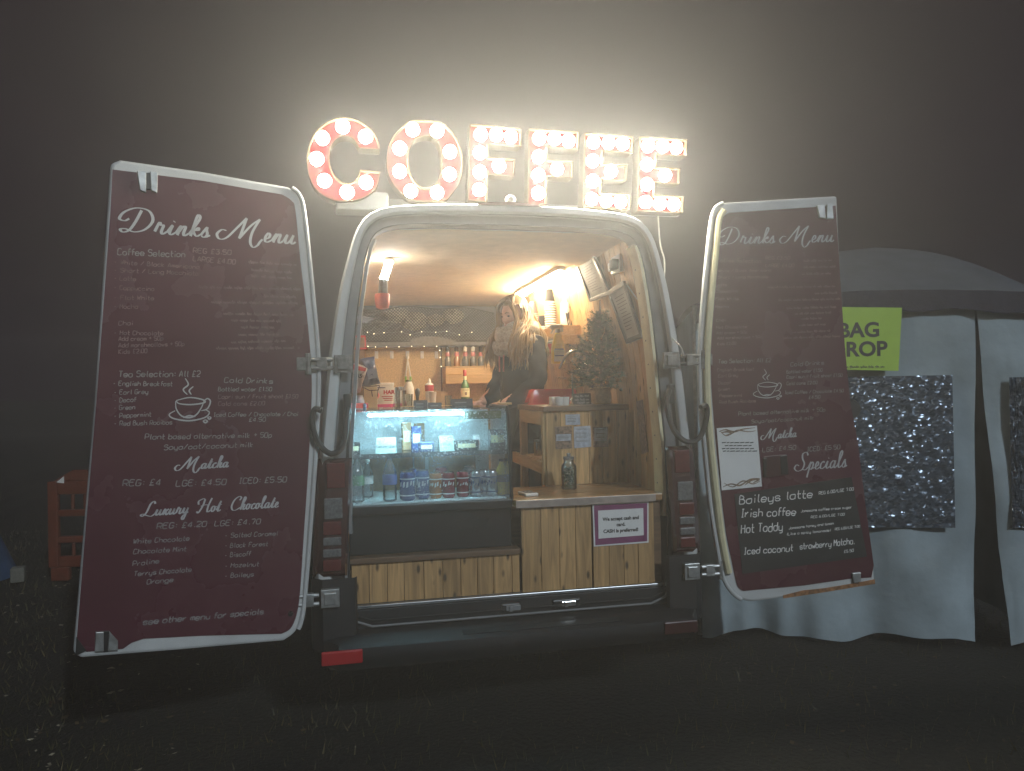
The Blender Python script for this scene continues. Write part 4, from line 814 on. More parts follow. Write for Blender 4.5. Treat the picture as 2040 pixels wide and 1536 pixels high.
for nm, q, lab in (('framed_certificate', [(1173,526),(1209,503),(1228,586),(1187,601)], 'framed certificate nearer the ceiling on the pine wall'), ('framed_certificate', [(1231,580),(1266,559),(1284,672),(1252,684)], 'framed certificate hung lower, beside the door jamb under the socket')):
    xw = .765 if q[0][0] < 1200 else .79; w3 = [PX(x, y, xw) for x, y in q]
    for p in w3: p.x = wallx(p.z)-.012
    c = sum(w3, Vector())/4; n = (w3[1]-w3[0]).cross(w3[3]-w3[0]).normalized(); n = n if n.x < 0 else -n
    t = thing(nm, c, lab, 'frame', 'framed certificates on the pine wall')
    mb = MB(); inn = [p+(c-p)*.16 for p in w3]
    for i in range(4):
        a, b, b2, a2 = w3[i], w3[(i+1) % 4], inn[(i+1) % 4], inn[i]
        mb.poly([a+n*.018, b+n*.018, b2+n*.018, a2+n*.018], [a, b, b2, a2])
    obj('frame', mb, M['black'], t, bevel=.002)
    mb = MB(); mb.poly([p+n*.008 for p in inn], [p for p in inn]); obj('certificate', mb, M['dim_paper'], t)
    mb = MB(); rnd = random.Random(q[0][0])
    for k in range(11):
        f0 = .12+.07*k; a = inn[0].lerp(inn[3], f0); b = inn[1].lerp(inn[2], f0); s0 = .12+rnd.random()*.1; s1 = .9-rnd.random()*.35
        d = (inn[3]-inn[0])*.016
        mb.poly([a.lerp(b, s0)+n*.0095, a.lerp(b, s1)+n*.0095, a.lerp(b, s1)+d+n*.0095, a.lerp(b, s0)+d+n*.0095], [a.lerp(b, s0)+n*.0085, a.lerp(b, s1)+n*.0085, a.lerp(b, s1)+d+n*.0085, a.lerp(b, s0)+d+n*.0085])
    obj('print_lines', mb, M['ink'], t)
c = PX(1243,527,.755); c.x = wallx(c.z)-.01
so = thing('wall_socket', c, 'white mains socket with a dark plug on the right pine wall', 'socket')
mb = MB(); mb.rbox(c, (.02,.15,.10)); obj('socket_plate', mb, M['white_plastic'], so, bevel=.004)
mb = MB(); mb.rbox(c+Vector((-.025,-.03,-.005)), (.05,.05,.055)); obj('plug', mb, M['dark'], so, bevel=.006)
mb = MB(); mb.rbox(c+Vector((-.02,.035,-.01)), (.035,.04,.05)); obj('plug', mb, M['white_plastic'], so, bevel=.006)

# planked fronts
def planks(mb, x0, x1, y, z0, z1, w=.092, th=.016, seed=1):
    rnd = random.Random(seed); x = x0
    while x < x1-.01:
        e = min(x1, x+w*rnd.uniform(.9, 1.1)); e = x1 if x1-e < .03 else e
        mb.box(x+.0012, e-.0012, y+rnd.uniform(0,.0025), y+th, z0, z1); x = e
pl = thing('display_plinth', (-.4,.3,FL), 'low planked plinth under the glass display fridge', 'plinth')
mb = MB(); planks(mb, -.815, .028, .085, FL+.006, .820, .090, .016, 4); obj('front_boards', mb, M['boards'], pl, bevel=.0015)
mb = MB(); mb.box(-.82,.030,.07,.66,.822,.85); obj('plinth_top', mb, M['darkwood'], pl, bevel=.003)
ct_ = thing('serving_counter', (.4,.3,FL), 'varnished plank counter with a cupboard front carrying the cash sign', 'counter')
mb = MB(); planks(mb, .036, .41, .062, FL+.006, 1.062, .097, .016, 6); planks(mb, .416, .755, .060, FL+.006, 1.062, .088, .016, 9); obj('front_boards', mb, M['boards'], ct_, bevel=.0015)
mb = MB(); mb.box(.756,.80,.075,.11,FL+.006,1.062); obj('corner_post', mb, M['darkwood'], ct_, bevel=.002)
mb = MB(); mb.box(.03,.80,.50,.52,FL+.006,1.062); obj('counter_back', mb, M['darkwood'], ct_)
mb = MB(); mb.box(.005,.80,.045,.552,1.064,1.100); obj('counter_top', mb, M['counter'], ct_, bevel=.005)
mb = MB(); mb.box(.005,.76,.038,.044,1.060,1.098); obj('front_edging', mb, mat('pale_edging', (.34,.28,.24), .45, var=.2, scale=20), ct_, bevel=.002)
cb2 = thing('planked_cabinet', (.55,.85,1.10), 'planked cabinet standing on the counter with an open pine side', 'cabinet')
mb = MB(); planks(mb, .305, .80, .552, 1.102, 1.527, .088, .015, 12); obj('front_boards', mb, M['boards'], cb2, bevel=.0015)
mb = MB(); mb.box(.285,.81,.535,1.20,1.530,1.562); obj('cabinet_top', mb, M['darkwood'], cb2, bevel=.003)
pw = wood('pale_pine_upright', (.62,.42,.20), (.44,.27,.11), 'z', .5, False)
for y0, y1, z0 in ((.569,.605,1.102),(1.13,1.17,FL)): mb = MB(); mb.box(.29,.335,y0,y1,z0,1.528); obj('pine_post', mb, pw, cb2, bevel=.002)
mb = MB(); mb.box(.288,.33,.607,1.128,1.45,1.527); mb.box(.288,.315,.607,1.40,1.165,1.235); mb.box(.316,.78,.607,1.128,1.225,1.24); obj('pine_rail', mb, M['piney'], cb2, bevel=.002)
pc = thing('prep_counter', (-.3,1.9,FL), 'wooden worktop running round the left side to the hessian wall', 'counter')
mb = MB(); mb.box(-.84,-.02,.70,1.25,1.455,1.49); mb.box(-.84,-.40,1.25,2.35,1.455,1.49); mb.box(-.84,.80,2.35,3.10,1.50,1.535); mb.box(-.84,-.40,2.33,2.36,1.455,1.535); obj('worktop', mb, M['counter'], pc, bevel=.004)
mb = MB(); mb.box(-.84,.80,2.45,2.47,FL,1.5); mb.box(-.45,-.43,1.25,2.45,FL,1.455); mb.box(-.84,-.04,1.2,1.22,FL,1.455); obj('worktop_panel', mb, M['wall_boards'], pc)
hb = thing('hessian_board', (.1,3.1,1.54), 'tan hessian covered board with a row of hooks on the back wall', 'board')
x0 = PY(730,700,3.1).x; mb = MB(); mb.box(x0,.83,3.09,3.118,1.54,2.055); obj('hessian_panel', mb, M['hessian'], hb)
mb = MB(); xx = PY(879,700,3.08).x; mb.box(xx-.006,xx+.006,3.084,3.09,1.54,2.05); obj('panel_joint', mb, M['darkwood'], hb)
for x in (750,780.6,811.8,841,869.5):
    p = PY(x,707,3.085); mb = MB(); mb.rbox(p, (.030,.010,.065)); mb.tube([p+Vector((0,-.008,-.018)), p+Vector((0,-.022,-.026)), p+Vector((0,-.024,-.01))], .005, 6); obj('hook', mb, M['white_plastic'], hb, bevel=.003)
# netted shelf, bundles behind the net, fairy lights
def drape(f, n, m): return [[f(i/n, j/m) for i in range(n+1)] for j in range(m+1)]
nx0, nx1 = PY(722,640,2.95).x, PY(985,640,2.95).x
def nf(u, v): return Vector((nx0+(nx1-nx0)*u, 2.935-.03*math.sin(math.pi*v)-.012*math.sin(9*u+2*v), 2.085+.30*v*(.82+.18*math.sin(2.2*u+.6))-.012*math.sin(14*u)*v))
rows = drape(nf, 84, 22); mb = MB()
for j in range(23):
    for i in range(85):
        p = rows[j][i]
        for a, b in ((i+1, j+1), (i-1, j+1)):
            if 0 <= a <= 84 and b <= 22 and (i+j) % 2 == 0: mb.tube([p, rows[b][a]], .0036, 3, False)
mb.tube([nf(i/40, 1) for i in range(41)], .005, 5); mb.tube([nf(i/40, .02) for i in range(41)], .005, 5)
tag(obj('storage_net', mb, M['net']), 'black mesh net stretched across the shelf above the hessian board', 'net')
for i, (x, y, r, sx, lab) in enumerate(((790,628,.075,1.5,'pale crumpled bundle behind the net, nearest the work lamp'),(825,640,.085,1.4,'largest pale bundle behind the net, reaching down to its hem'),(868,638,.055,1.4,'small bright bundle behind the middle of the net'),(903,630,.07,1.4,'pale bundle behind the net, nearest the woman'),(760,640,.06,1.5,'dull bundle at the far left behind the net'))):
    p = PY(x, y, 3.10); p.z = max(p.z, 2.10+r*.7); b = MB(); rnd = random.Random(i); b.ball(p, r, 14, 10, (sx,.8,.9)); b.v = [q+Vector((rnd.uniform(-.012,.012), rnd.uniform(-.012,.012), rnd.uniform(-.012,.012))) for q in b.v]
    for q in b.v: q.z = max(q.z, 2.062)
    tag(obj('cloth_bundle', b, mat('pale_cloth_%s' % 'abcde'[i], (.42,.38,.30) if i < 4 else (.16,.15,.13), .9, var=.3, scale=18)), lab, 'bundle', 'bundles stored behind the net')
mb = MB(); mb.flat(Plane((0,2.9,0),(1,0,0)), [(700,622),(752,634),(735,646),(706,646)], 0, .10); tag(obj('black_pouch', mb, M['black_foil'], bevel=.01), 'black pouch lying at the left end of the overhead shelf', 'pouch')
fl = thing('fairy_lights', PY(850,692,2.92), 'string of tiny fairy lights along the shelf edge and hessian board', 'lights')
fp = [PY(x, y, 2.922) for x, y in ((727,672),(733,690),(748,691),(770,691),(795,691),(820,690),(845,690),(870,690),(876,698),(877,712),(879,730))]+[PY(x, y, 2.89) for x, y in ((732,662),(745,665),(765,663),(800,661),(817,667),(840,661),(868,662),(890,660),(915,667),(940,662))]
mb = MB(); mb.tube(fp[:11], .0018, 4); mb.tube(fp[11:], .0018, 4); obj('wire', mb, M['grey_metal'], fl)
for k in range(0, len(fp)):
    mb = MB(); mb.ball(fp[k], .0042, 6, 4); obj('fairy_bulb', mb, M['fairy'], fl)

# ------------------------------------------------------------------ glass display fridge
fr = thing('display_fridge', (-.4,.4,.85), 'lit countertop display fridge with misted glass front full of cans and bottles', 'fridge')
X0, X1 = -.82, .0
mb = MB(); mb.box(X0,X1,.135,.66,.852,1.085); obj('fridge_base', mb, M['black'], fr, bevel=.006)
mb = MB()
for k in range(16): mb.rbox((-.13-.011*k, .132, .98-.0), (.004,.006,.05), 0, 0, .5)
obj('vent_grille', mb, M['plastic'], fr)
mb = MB(); mb.box(X0,X1,.105,.134,1.055,1.098); obj('front_sill', mb, M['black'], fr, bevel=.004)
for x in (X0, X1-.012):
    mb = MB(); mb.add([(x, y, z) for y, z in ((.115,1.098),(.165,1.54),(.19,1.565),(.66,1.565),(.66,1.09))]+[(x+.012, y, z) for y, z in ((.115,1.098),(.165,1.54),(.19,1.565),(.66,1.565),(.66,1.09))], [(0,1,2,3,4),(9,8,7,6,5),(0,5,6,1),(1,6,7,2),(2,7,8,3),(3,8,9,4)])
    obj('side_glass', mb, M['jar_glass'], fr)
for x in (X0-.004, X1-.006):
    mb = MB(); mb.tube([(x+.006,.112,1.09),(x+.006,.161,1.54),(x+.006,.188,1.57),(x+.006,.66,1.572)], .009, 6); obj('edge_strip', mb, M['black'], fr, smooth=True)
mb = MB(); mb.loft([[Vector((x, y, z)) for y, z in ((.112,1.095),(.136,1.31),(.160,1.53),(.168,1.555),(.19,1.567))] for x in (X0+.013, X1-.013)], closed=False); obj('front_glass', mb, M['fridge_glass'], fr, smooth='all')
mb = MB(); mb.box(X0,X1,.19,.66,1.566,1.574); obj('top_glass', mb, M['jar_glass'], fr)
mb = MB(); mb.box(X0+.02,X1-.02,.635,.655,1.09,1.55); obj('back_panel', mb, M['fridge_inside'], fr)
mb = MB(); mb.box(-.70,-.46,.625,.634,1.107,1.325); mb.box(-.45,-.39,.625,.634,1.107,1.48); mb.box(-.37,-.10,.625,.634,1.107,1.325); obj('brown_backing', mb, M['brown_paper'], fr)  # brown panels stand in for wooden boxes seen through the back glass
mb = MB(); mb.box(X0+.02,X1-.02,.15,.62,1.098,1.104); obj('fridge_floor', mb, M['fridge_inside'], fr)
mb = MB(); mb.box(X0+.015,X1-.015,.20,.62,1.335,1.342); mb.box(X0+.015,X1-.015,.192,.20,1.328,1.348); obj('glass_shelf', mb, M['jar_glass'], fr, bevel=.001)
mb = MB(); mb.box(X0+.015,X1-.015,.188,.1915,1.326,1.350); obj('shelf_edge', mb, M['clear_lens'], fr)
mb = MB(); mb.box(-.72,-.23,.205,.235,1.545,1.553); obj('light_bar', mb, M['white_plastic'], fr)
mb = MB()
for k in range(34): mb.box(-.71+.0142*k,-.70+.0142*k,.196,.204,1.538,1.548)
mb.box(-.72,-.23,.209,.231,1.5415,1.5445); obj('light_strip', mb, M['fridgeled'], fr)
mb = MB(); mb.box(-.225,-.03,.196,.215,1.512,1.553); obj('label_strip', mb, M['green_strip'], fr, bevel=.004)
mb = MB(); mb.tube([(-.735,.16,1.572),(-.735,.15,1.585),(-.735,.165,1.60),(-.735,.19,1.59),(-.735,.195,1.572)], .008, 8); obj('glass_clip', mb, mat('blue_clip', (.2,.32,.45), .4), fr, smooth=True)
# drinks: prototypes are built once, then copied
def bottle(nm, r, h, mtl, labm, capm, lab, cat, grp, loc, neck=.35):
    t = thing(nm, loc, lab, cat, grp)
    pr = [(r*.75,0),(r,.006)]
    for k in range(10): z = .02+(h*.62-.02)*k/9; pr.append((r*(1 if k % 2 else .955), z))
    pr += [(r*.95,h*.66),(r*.7,h*.76),(r*neck*1.15,h*.86),(r*neck,h*.93)]
    obj('bottle_body', MB().lathe(pr, n=16), mtl, t, False, smooth='all')
    obj('bottle_label', MB().lathe([(r*1.012,h*.36),(r*1.02,h*.37),(r*1.02,h*.56),(r*1.012,h*.57)], n=16), labm, t, False, smooth=True)
    obj('cap', MB().lathe([(r*neck*1.25,h*.925),(r*neck*1.25,h*.99),(r*neck*1.1,h)], n=12), capm, t, False, smooth=True)
    return t
def can(nm, loc, mtl, lab, grp, r=.033, h=.116):
    t = thing(nm, loc, lab, 'can', grp)
    obj('can_body', MB().lathe([(r*.75,0),(r,.010),(r,h*.88),(r*.85,h*.97)], n=18), mtl, t, False, smooth=True)
    mb = MB(); q_ = random.Random(lab)
    for k in range(5):
        a0 = -1.1+q_.uniform(-.1,.1)+.42*k; z0 = h*q_.uniform(.40,.52); z1 = z0+h*q_.uniform(.10,.22)
        mb.add([Vector((r*1.012*math.sin(a), -r*1.012*math.cos(a), z)) for a, z in ((a0,z0),(a0+.26,z0+h*.03),(a0+.30,z1),(a0+.08,z1-h*.02))], [(0,1,2,3)])
    for z0, z1 in ((h*.16,h*.20),(h*.72,h*.76)): mb.add([Vector((r*1.01*math.sin(a), -r*1.01*math.cos(a), z)) for z in (z0,z1) for a in [-1.4+.28*i for i in range(11)]], [(i,i+1,i+12,i+11) for i in range(10)])
    obj('can_artwork', mb, M['fridge_inside' if 'silver' not in mtl.name else 'blue_can'], t, False)
    obj('can_lid', MB().lathe([(r*.86,h*.965),(r*.88,h),(r*.80,h*.99),(r*.2,h*.985)], n=18), M['steel'], t, False, smooth=True)
    return t
FZ = 1.105
def FX(x, y, Y): p = PY(x, y, Y); return Vector((p.x, Y, FZ))
bottle('water_bottle', .036, .235, M['clear_bottle'], mat('green_water_label', (.12,.30,.14), .5), M['white_plastic'], 'clear water bottle with a green label at the left end of the fridge', 'bottle', None, FX(712,985,.24))
bottle('water_bottle', .036, .235, M['clear_bottle'], mat('blue_water_label', (.10,.17,.45), .5), M['dark'], 'clear ribbed water bottle with a blue label and dark cap', 'bottle', None, FX(777,985,.22))
for px_, Y, mt_, lab, r in ((812,.22,'blue_can','wide blue can right of the ribbed water bottle',.040),(842,.24,'blue_can','blue can beside the orange can',.036),(868,.24,'orange_can','orange can between the blue and the red cans',.033),(894,.23,'red_can','dark red can next to the orange can',.033),(922,.25,'red_can','dark red can beside the silver cans',.033),(948,.24,'silver_can','silver can beside the red cans',.031),(966,.27,'silver_can','silver can in the middle of the three, set back',.031),(980,.24,'silver_can','silver can beside the juice bottle',.031)):
    can('drink_can', FX(px_,985,Y), M[mt_], lab, 'cans lined up in the display fridge', r, .150 if r > .035 else .135)
for px_, Y, mt_, lab in ((826,.34,'blue_can','blue can standing in the second row behind the wide blue can'),(880,.36,'red_can','red can standing in the second row behind the orange can'),(935,.36,'silver_can','silver can standing in the second row behind the red can')):
    can('drink_can', FX(px_,985,Y), M[mt_], lab, 'cans lined up in the display fridge', .033, .150)
mb = MB()
for x, t, s in ((845,'RIO',.026),):
    pass
bottle('juice_bottle', .032, .19, M['juice'], mat('brown_juice_label', (.30,.17,.04), .5), M['dark'], 'yellow juice bottle in the right corner of the fridge', 'bottle', None, FX(1000,980,.26))
bottle('water_bottle', .030, .20, M['clear_bottle'], M['paper'], M['white_plastic'], 'clear bottle with a pale label standing behind the first water bottle', 'bottle', None, FX(733,985,.40))
SZ = 1.3425
def card(x0, y0, x1, y1, lab, txt, tilt):
    a = PY(x0, y1, .28); b = PY(x1, y0, .28); w = b.x-a.x; h = .082
    t = thing('price_card', ((a.x+b.x)/2, .28, SZ), lab, 'card', 'price cards on the fridge shelf', tilt)
    mb = MB(); mb.add([(-w/2,0,0),(w/2,0,0),(w/2*.9,.03,h),(-w/2*.9,.03,h),(-w/2,.06,0),(w/2,.06,0)], [(0,1,2,3),(3,2,5,4)]); obj('folded_card', mb, mat('sage_card_'+txt.lower(), (.30,.36,.33), .6, var=.05), t, False)
    mb = MB(); letters(mb, txt, .022, lambda x, y: Vector((x, (y+.03)*.03/h-.0015, y+.03)), 'CENTER', .0004); obj('card_lettering', mb, M['ink'], t, False)
card(748,868,790,905,'grey-green price card at the left of the fridge shelf','Sandwiches',-.1); card(876,868,907,905,'small grey-green price card reading Fruit on the fridge shelf','Fruit',.15)
for x, w, h, Y, mt_, lab, nm in ((830,.055,.13,.42,'blue_can','tall blue snack carton on the fridge shelf','snack_carton'),(850,.08,.05,.30,'blue_foil','blue snack packet lying on the fridge shelf','snack_packet'),(930,.13,.055,.27,'dark','black snack box beside the small price card','snack_box'),(950,.035,.075,.36,'paper','white snack carton behind the black snack box','snack_carton'),(811,.05,.15,.45,'brown_paper','brown carton on the fridge shelf beside the tall blue carton','snack_carton'),(706,.06,.06,.30,'dark','dark snack box at the left end of the fridge shelf','snack_box'),(985,.05,.10,.40,'silver_can','grey carton at the right end of the fridge shelf','snack_carton')):
    p = PY(x, 890, Y); t = thing(nm, (p.x, Y, SZ), lab, 'packet'); mb = MB(); mb.box(-w/2,w/2,0,.06,0,h); obj('carton', mb, M[mt_], t, False, bevel=.004)
    mb = MB(); mb.box(-w*.36,w*.36,-.0025,-.0005,h*.3,h*.7); obj('carton_label', mb, M['cream' if mt_ != 'paper' else 'pinklabel'], t, False)
# ------------------------------------------------------------------ goods on the worktops
BZ = 1.537
def lat(nm, lab, cat, loc, parts, grp=None, rz=0, n=18):
    t = thing(nm, loc, lab, cat, grp, rz)
    for pn, mt_, pr in parts: obj(pn, MB().lathe(pr, n=n), M[mt_] if isinstance(mt_, str) else mt_, t, False, smooth=True)
    return t
def BX(x, Y, z=BZ): return Vector((PY(x, 800, Y).x, Y, z))
# syrups
p = PY(882,765,3.08); p2 = PY(965,730,3.08); SH = p2.z
st = thing('syrup_shelf', (p.x, 3.0, p.z), 'pale wooden box shelf on the hessian board holding the syrup bottles', 'shelf')
mb = MB(); mb.box(p.x,p.x+.60,2.87,2.885,p.z,(p.z+SH)/2-.001); mb.box(p.x,p.x+.60,2.87,2.885,(p.z+SH)/2+.001,SH-.014); mb.box(p.x,p.x+.015,2.886,3.085,p.z,SH-.014); mb.box(p.x+.585,p.x+.60,2.886,3.085,p.z,SH-.014); obj('box_sides', mb, M['pine'], st, bevel=.002)
mb = MB(); mb.box(p.x,p.x+.60,2.865,3.088,SH-.013,SH); obj('box_top', mb, M['pine'], st, bevel=.002)
sy = None; NM = ['syrup bottle with a brass pump, nearest the hooks on the shelf','amber syrup bottle with a brass pump, second along the shelf','clear syrup bottle with a white pump, in the middle of the five','clear syrup bottle with a white pump, right of the middle one','syrup bottle half hidden by the woman\'s hair']
for i, x in enumerate((892,910,927,942.5,958)):
    loc = Vector((PY(x,720,2.97).x, 2.97, SH)); bod = 'amber' if i == 1 else 'clear_lens'; pump = 'letter_rim' if i in (0,1,4) else 'white_plastic'
    t = lat('syrup_bottle', NM[i], 'bottle', loc, [('bottle_body', bod if i != 1 else 'amber', [(.026,0),(.029,.006),(.029,.06),(.017,.085),(.018,.10),(.012,.135)]), ('bottle_label', 'pinklabel', [(.0185,.088),(.021,.092),(.021,.118),(.0185,.122)]), ('pump', pump, [(.014,.132),(.018,.14),(.018,.165),(.008,.175),(.006,.225),(.010,.228),(.010,.236)])], 'syrup bottles on the box shelf')
    mb = MB(); mb.tube([(0,0,.232),(-.022,-.015,.232),(-.03,-.02,.224)], .005, 6); obj('spout', mb, M[pump], t, False)
lat('whiskey_bottle', 'green whiskey bottle with a red cap and cream label', 'bottle', BX(927,2.62,BZ+.026), [('bottle_body','green_glass',[(.034,0),(.037,.006),(.037,.125),(.030,.15),(.014,.18),(.013,.20)]),('neck_label','cream',[(.0138,.182),(.0142,.184),(.0142,.215),(.0135,.217)]),('cap','redgloss',[(.0145,.214),(.0155,.218),(.0155,.262),(.013,.265)])])
wb = bpy.data.objects['whiskey_bottle']; mb = MB(); mb.lathe([(.0373,.04),(.038,.042),(.038,.112),(.0373,.114)], n=18); lb = obj('bottle_label', mb, M['cream'], wb, False, smooth=True)
mb = MB(); letters(mb, 'JAMESON', .0125, lambda x, y: Vector((.0384*math.sin(x/.0384), -.0384*math.cos(x/.0384), .093+y)), 'CENTER'); mb.rbox((0,-.0385,.068), (.018,.001,.024)); obj('label_lettering', mb, M['darkwood'], lb, False)
mb = MB(); mb.box(-.11,.10,-.05,.05,0,.025); t = thing('orange_tray', BX(932,2.62), 'orange tray under the whiskey bottle', 'tray'); obj('tray', mb, mat('orange_tray', (.62,.22,.06), .5), t, False, bevel=.004)
lat('squeeze_bottle','white squeezy bottle with a red band and nozzle top','bottle',BX(856,2.5),[('bottle_body','white_plastic',[(.03,0),(.034,.008),(.034,.12)]),('bottle_band','redgloss',[(.0345,.121),(.036,.125),(.036,.165),(.0345,.169)]),('nozzle','white_plastic',[(.034,.17),(.030,.180),(.014,.188),(.010,.21),(.004,.225)])])
lat('milk_bottle','white tapered bottle with a green neck ring under the hanging tongs','bottle',BX(815,2.5,BZ+.0),[('bottle_body','white_plastic',[(.036,0),(.040,.01),(.040,.07),(.041,.12),(.040,.150),(.024,.20)]),('cap','sweet_green',[(.0235,.2005),(.025,.203),(.025,.211),(.0235,.213)])])
lat('glass_tumbler','clear glass in front of the white tapered bottle','glass',BX(814,2.3),[('glass_body','jar_glass',[(.028,0),(.030,.004),(.034,.10),(.032,.10),(.028,.006)])])
tg = thing('tongs', PY(812,712,3.06), 'white tongs with green tips hanging from the middle hook', 'tongs')
mb = MB(); a = PY(812,715,3.055); mb.tube([a+Vector((0,0,.02)), a], .012, 8); mb.tube([a, PY(808,752,3.05)], [.006,.008], 6); mb.tube([a, PY(818,752,3.05)], [.006,.008], 6); obj('arms', mb, M['white_plastic'], tg, smooth=True)
mb = MB(); mb.tube([PY(808,750,3.05), PY(809,762,3.05)], .010, 6); mb.tube([PY(818,750,3.05), PY(818,762,3.05)], .010, 6); obj('tips', mb, mat('lime_tip', (.25,.5,.08), .4), tg)
for x, Y, r, h, lab in ((788,2.38,.030,.155,'tall steel milk jug nearest the sweet tub'),(797,2.5,.033,.16,'steel milk jug behind the two tall ones'),(803,2.36,.030,.13,'shorter steel milk jug nearest the glass tumbler')):
    t = lat('milk_jug', lab, 'jug', BX(x,Y), [('jug_body','steel',[(r,0),(r*1.02,.006),(r*.98,h*.6),(r*.9,h),(r*.86,h),(r*.9,h*.5),(r*.8,.01)])], 'steel milk jugs on the worktop')
    mb = MB(); mb.tube([(r*.9,-.01,h*.8),(r*1.6,-.02,h*.78),(r*1.6,-.02,h*.35),(r*.95,-.01,h*.3)], .004, 6); obj('handle', mb, M['steel'], t, False)
# tub of sweets
p = BX(762,2.3); tb = thing('sweet_tub', p, 'white tub of sweets with red lettering and a pink foot', 'tub')
mb = MB(); rr = []
for z, s in ((.028,.93),(.04,.95),(.17,1.0),(.172,1.03),(.19,1.03),(.192,.98)): rr.append([Vector((x*s, y*s, z)) for x, y in ((-.085,-.06),(-.07,-.07),(.07,-.07),(.085,-.06),(.085,.06),(.07,.07),(-.07,.07),(-.085,.06))])
mb.loft(rr, caps=True); obj('tub_body', mb, M['white_plastic'], tb, False, smooth=True)
mb = MB(); mb.loft([[Vector((x*s, y*s, z)) for x, y in ((-.085,-.06),(-.07,-.07),(.07,-.07),(.085,-.06),(.085,.06),(.07,.07),(-.07,.07),(-.085,.06))] for z, s in ((0,.90),(.027,.93))], caps=True); obj('tub_foot', mb, mat('pink_foot', (.62,.05,.22), .3), tb, False)
mb = MB(); letters(mb, 'HAR', .042, lambda x, y: Vector((.005+x, -.0735, .105+y)), 'LEFT', .002)
for k in range(3): mb.box(-.01+.01*k,.075,-.0735,-.0725,.082-.014*k,.088-.014*k)
obj('tub_lettering', mb, M['redgloss'], tb, False)
mb = MB(); mb.ball((-.045,-.068,.095), .022, 10, 6, (1,.2,1.2)); obj('sweet_picture', mb, M['pinklabel'], tb, False, smooth='all')
mb = MB(); mb.box(-.06,.02,-.0735,-.0725,.150,.157); obj('blue_stripe', mb, M['blue_can'], tb, False)
# snack bags
def bag(nm, lab, P, outline, th, mtl, cat='bag', amp=.012, seed=1, extra=None):
    uv = [P.hit(*q) for q in outline]; cu = sum(u for u, v in uv)/len(uv); cv = sum(v for u, v in uv)/len(uv); zb = min(v for u, v in uv)
    t = thing(nm, P.pt(cu, zb, 0), lab, cat); mb = MB(); rnd = random.Random(seed); rings = []
    for s, o in ((1,0),(.93,.35),(.78,.75),(.5,.98),(.15,1.05)): rings.append([P.pt(cu+(u-cu)*s, cv+(v-cv)*s, th*o+(rnd.uniform(-amp, amp)*o)) for u, v in uv])
    mb.loft(rings[::-1], caps=False); n = len(uv); mb.add(rings[-1], [tuple(range(n))])
    rings = [[P.pt(cu+(u-cu)*s, cv+(v-cv)*s, -th*o) for u, v in uv] for s, o in ((1,0),(.8,.7),(.3,1))]
    mb.loft(rings); mb.add(rings[-1], [tuple(range(n))])
    obj('bag_body', mb, mtl, t, smooth='all'); return t
def dens(pts, k=4): return [tuple(Vector(pts[i]).lerp(Vector(pts[(i+1) % len(pts)]), j/k)) for i in range(len(pts)) for j in range(k)]
Pb = Plane((0,1.55,0), (1,.12,0)); Pc = Plane((0,1.42,0), (1,.1,0))
t = bag('crisp_bag', 'blue foil snack bag folded over at the top on the wire rack', Pb, dens([(716,716),(730,712),(746,710),(748,726),(751,744),(756,758),(758,764),(735,769),(718,770),(720,745)]), .035, M['blue_foil'], seed=3)
mb = MB(); mb.flat(Pb, [(728,736),(748,734),(751,752),(732,756)], .044, .004); obj('bag_panel', mb, mat('pale_blue_panel', (.16,.22,.33), .4, coat=.4), t)
t = bag('crisp_bag', 'grey and red snack bag leaning beside the left pillar', Pc, dens([(690,724),(704,723),(724,728),(732,734),(728,748),(722,764),(718,782),(690,784)]), .035, M['grey_foil'], seed=5)
mb = MB(); mb.flat(Pc, [(690,727),(704,727),(728,734),(726,740),(704,737),(690,736)], .044, .004); obj('bag_band', mb, M['redgloss'], t)
mb = MB(); u0, v0 = Pc.hit(706,753); letters(mb, 'ERS', .036, lambda x, y: Pc.pt(u0-.012+x, v0+y, .046), 'LEFT', .001); obj('bag_lettering', mb, M['ink'], t)
wr = thing('wire_rack', PY(740,775,1.5), 'black wire rack under the blue snack bag', 'rack')
mb = MB(); 
for a_, b_ in (((722,771),(756,768)),((722,771),(736,778)),((736,778),(754,777)),((754,777),(756,768)),((724,772),(724,815)),((753,775),(752,790)),((740,777),(742,790))): mb.tube([PY(*a_,1.5), PY(*b_,1.5)], .003, 6)
obj('wire', mb, M['black'], wr)
mb = MB(); q0 = PY(738,775,1.62); mb.rbox((q0.x, q0.y, 1.49+.14), (.09,.06,.28)); tag(obj('paper_pad', mb, M['cream'], bevel=.003), 'cream carton standing behind the wire rack', 'carton')
mb = MB(); q0 = PY(715,800,1.3); mb.rbox((q0.x-.02, 1.32, 1.49+.05), (.16,.10,.10)); tag(obj('red_box', mb, M['red_plastic'], bevel=.006), 'red box on the worktop below the grey snack bag', 'box')
mb = MB(); q0 = PY(718,681,2.2); mb.rbox((q0.x-.02, 2.2, q0.z), (.12,.10,.09)); mb.rbox((q0.x-.03, 2.2, q0.z-.055), (.16,.16,.014)); tag(obj('red_first_aid_box', mb, M['redgloss'], bevel=.004), 'small dark red case on a ledge high up at the left wall', 'case')
mb = MB(); q0 = PY(717,710,2.2); mb.rbox((q0.x-.03, 2.2, (q0.z+1.49)/2+.06), (.13,.13,q0.z-1.49+.16)); tag(obj('wooden_upright', mb, M['darkwood'], bevel=.003), 'brown timber upright against the left wall behind the snack bags', 'post')
q0 = PY(716,796,1.4); lat('milk_jug','pale blue jug between the grey bag and the red box','jug',(q0.x,1.45,1.49),[('jug_body',mat('pale_jug',(.4,.45,.52),.35),[(.035,0),(.038,.01),(.034,.12),(.026,.14),(.024,.15)])])
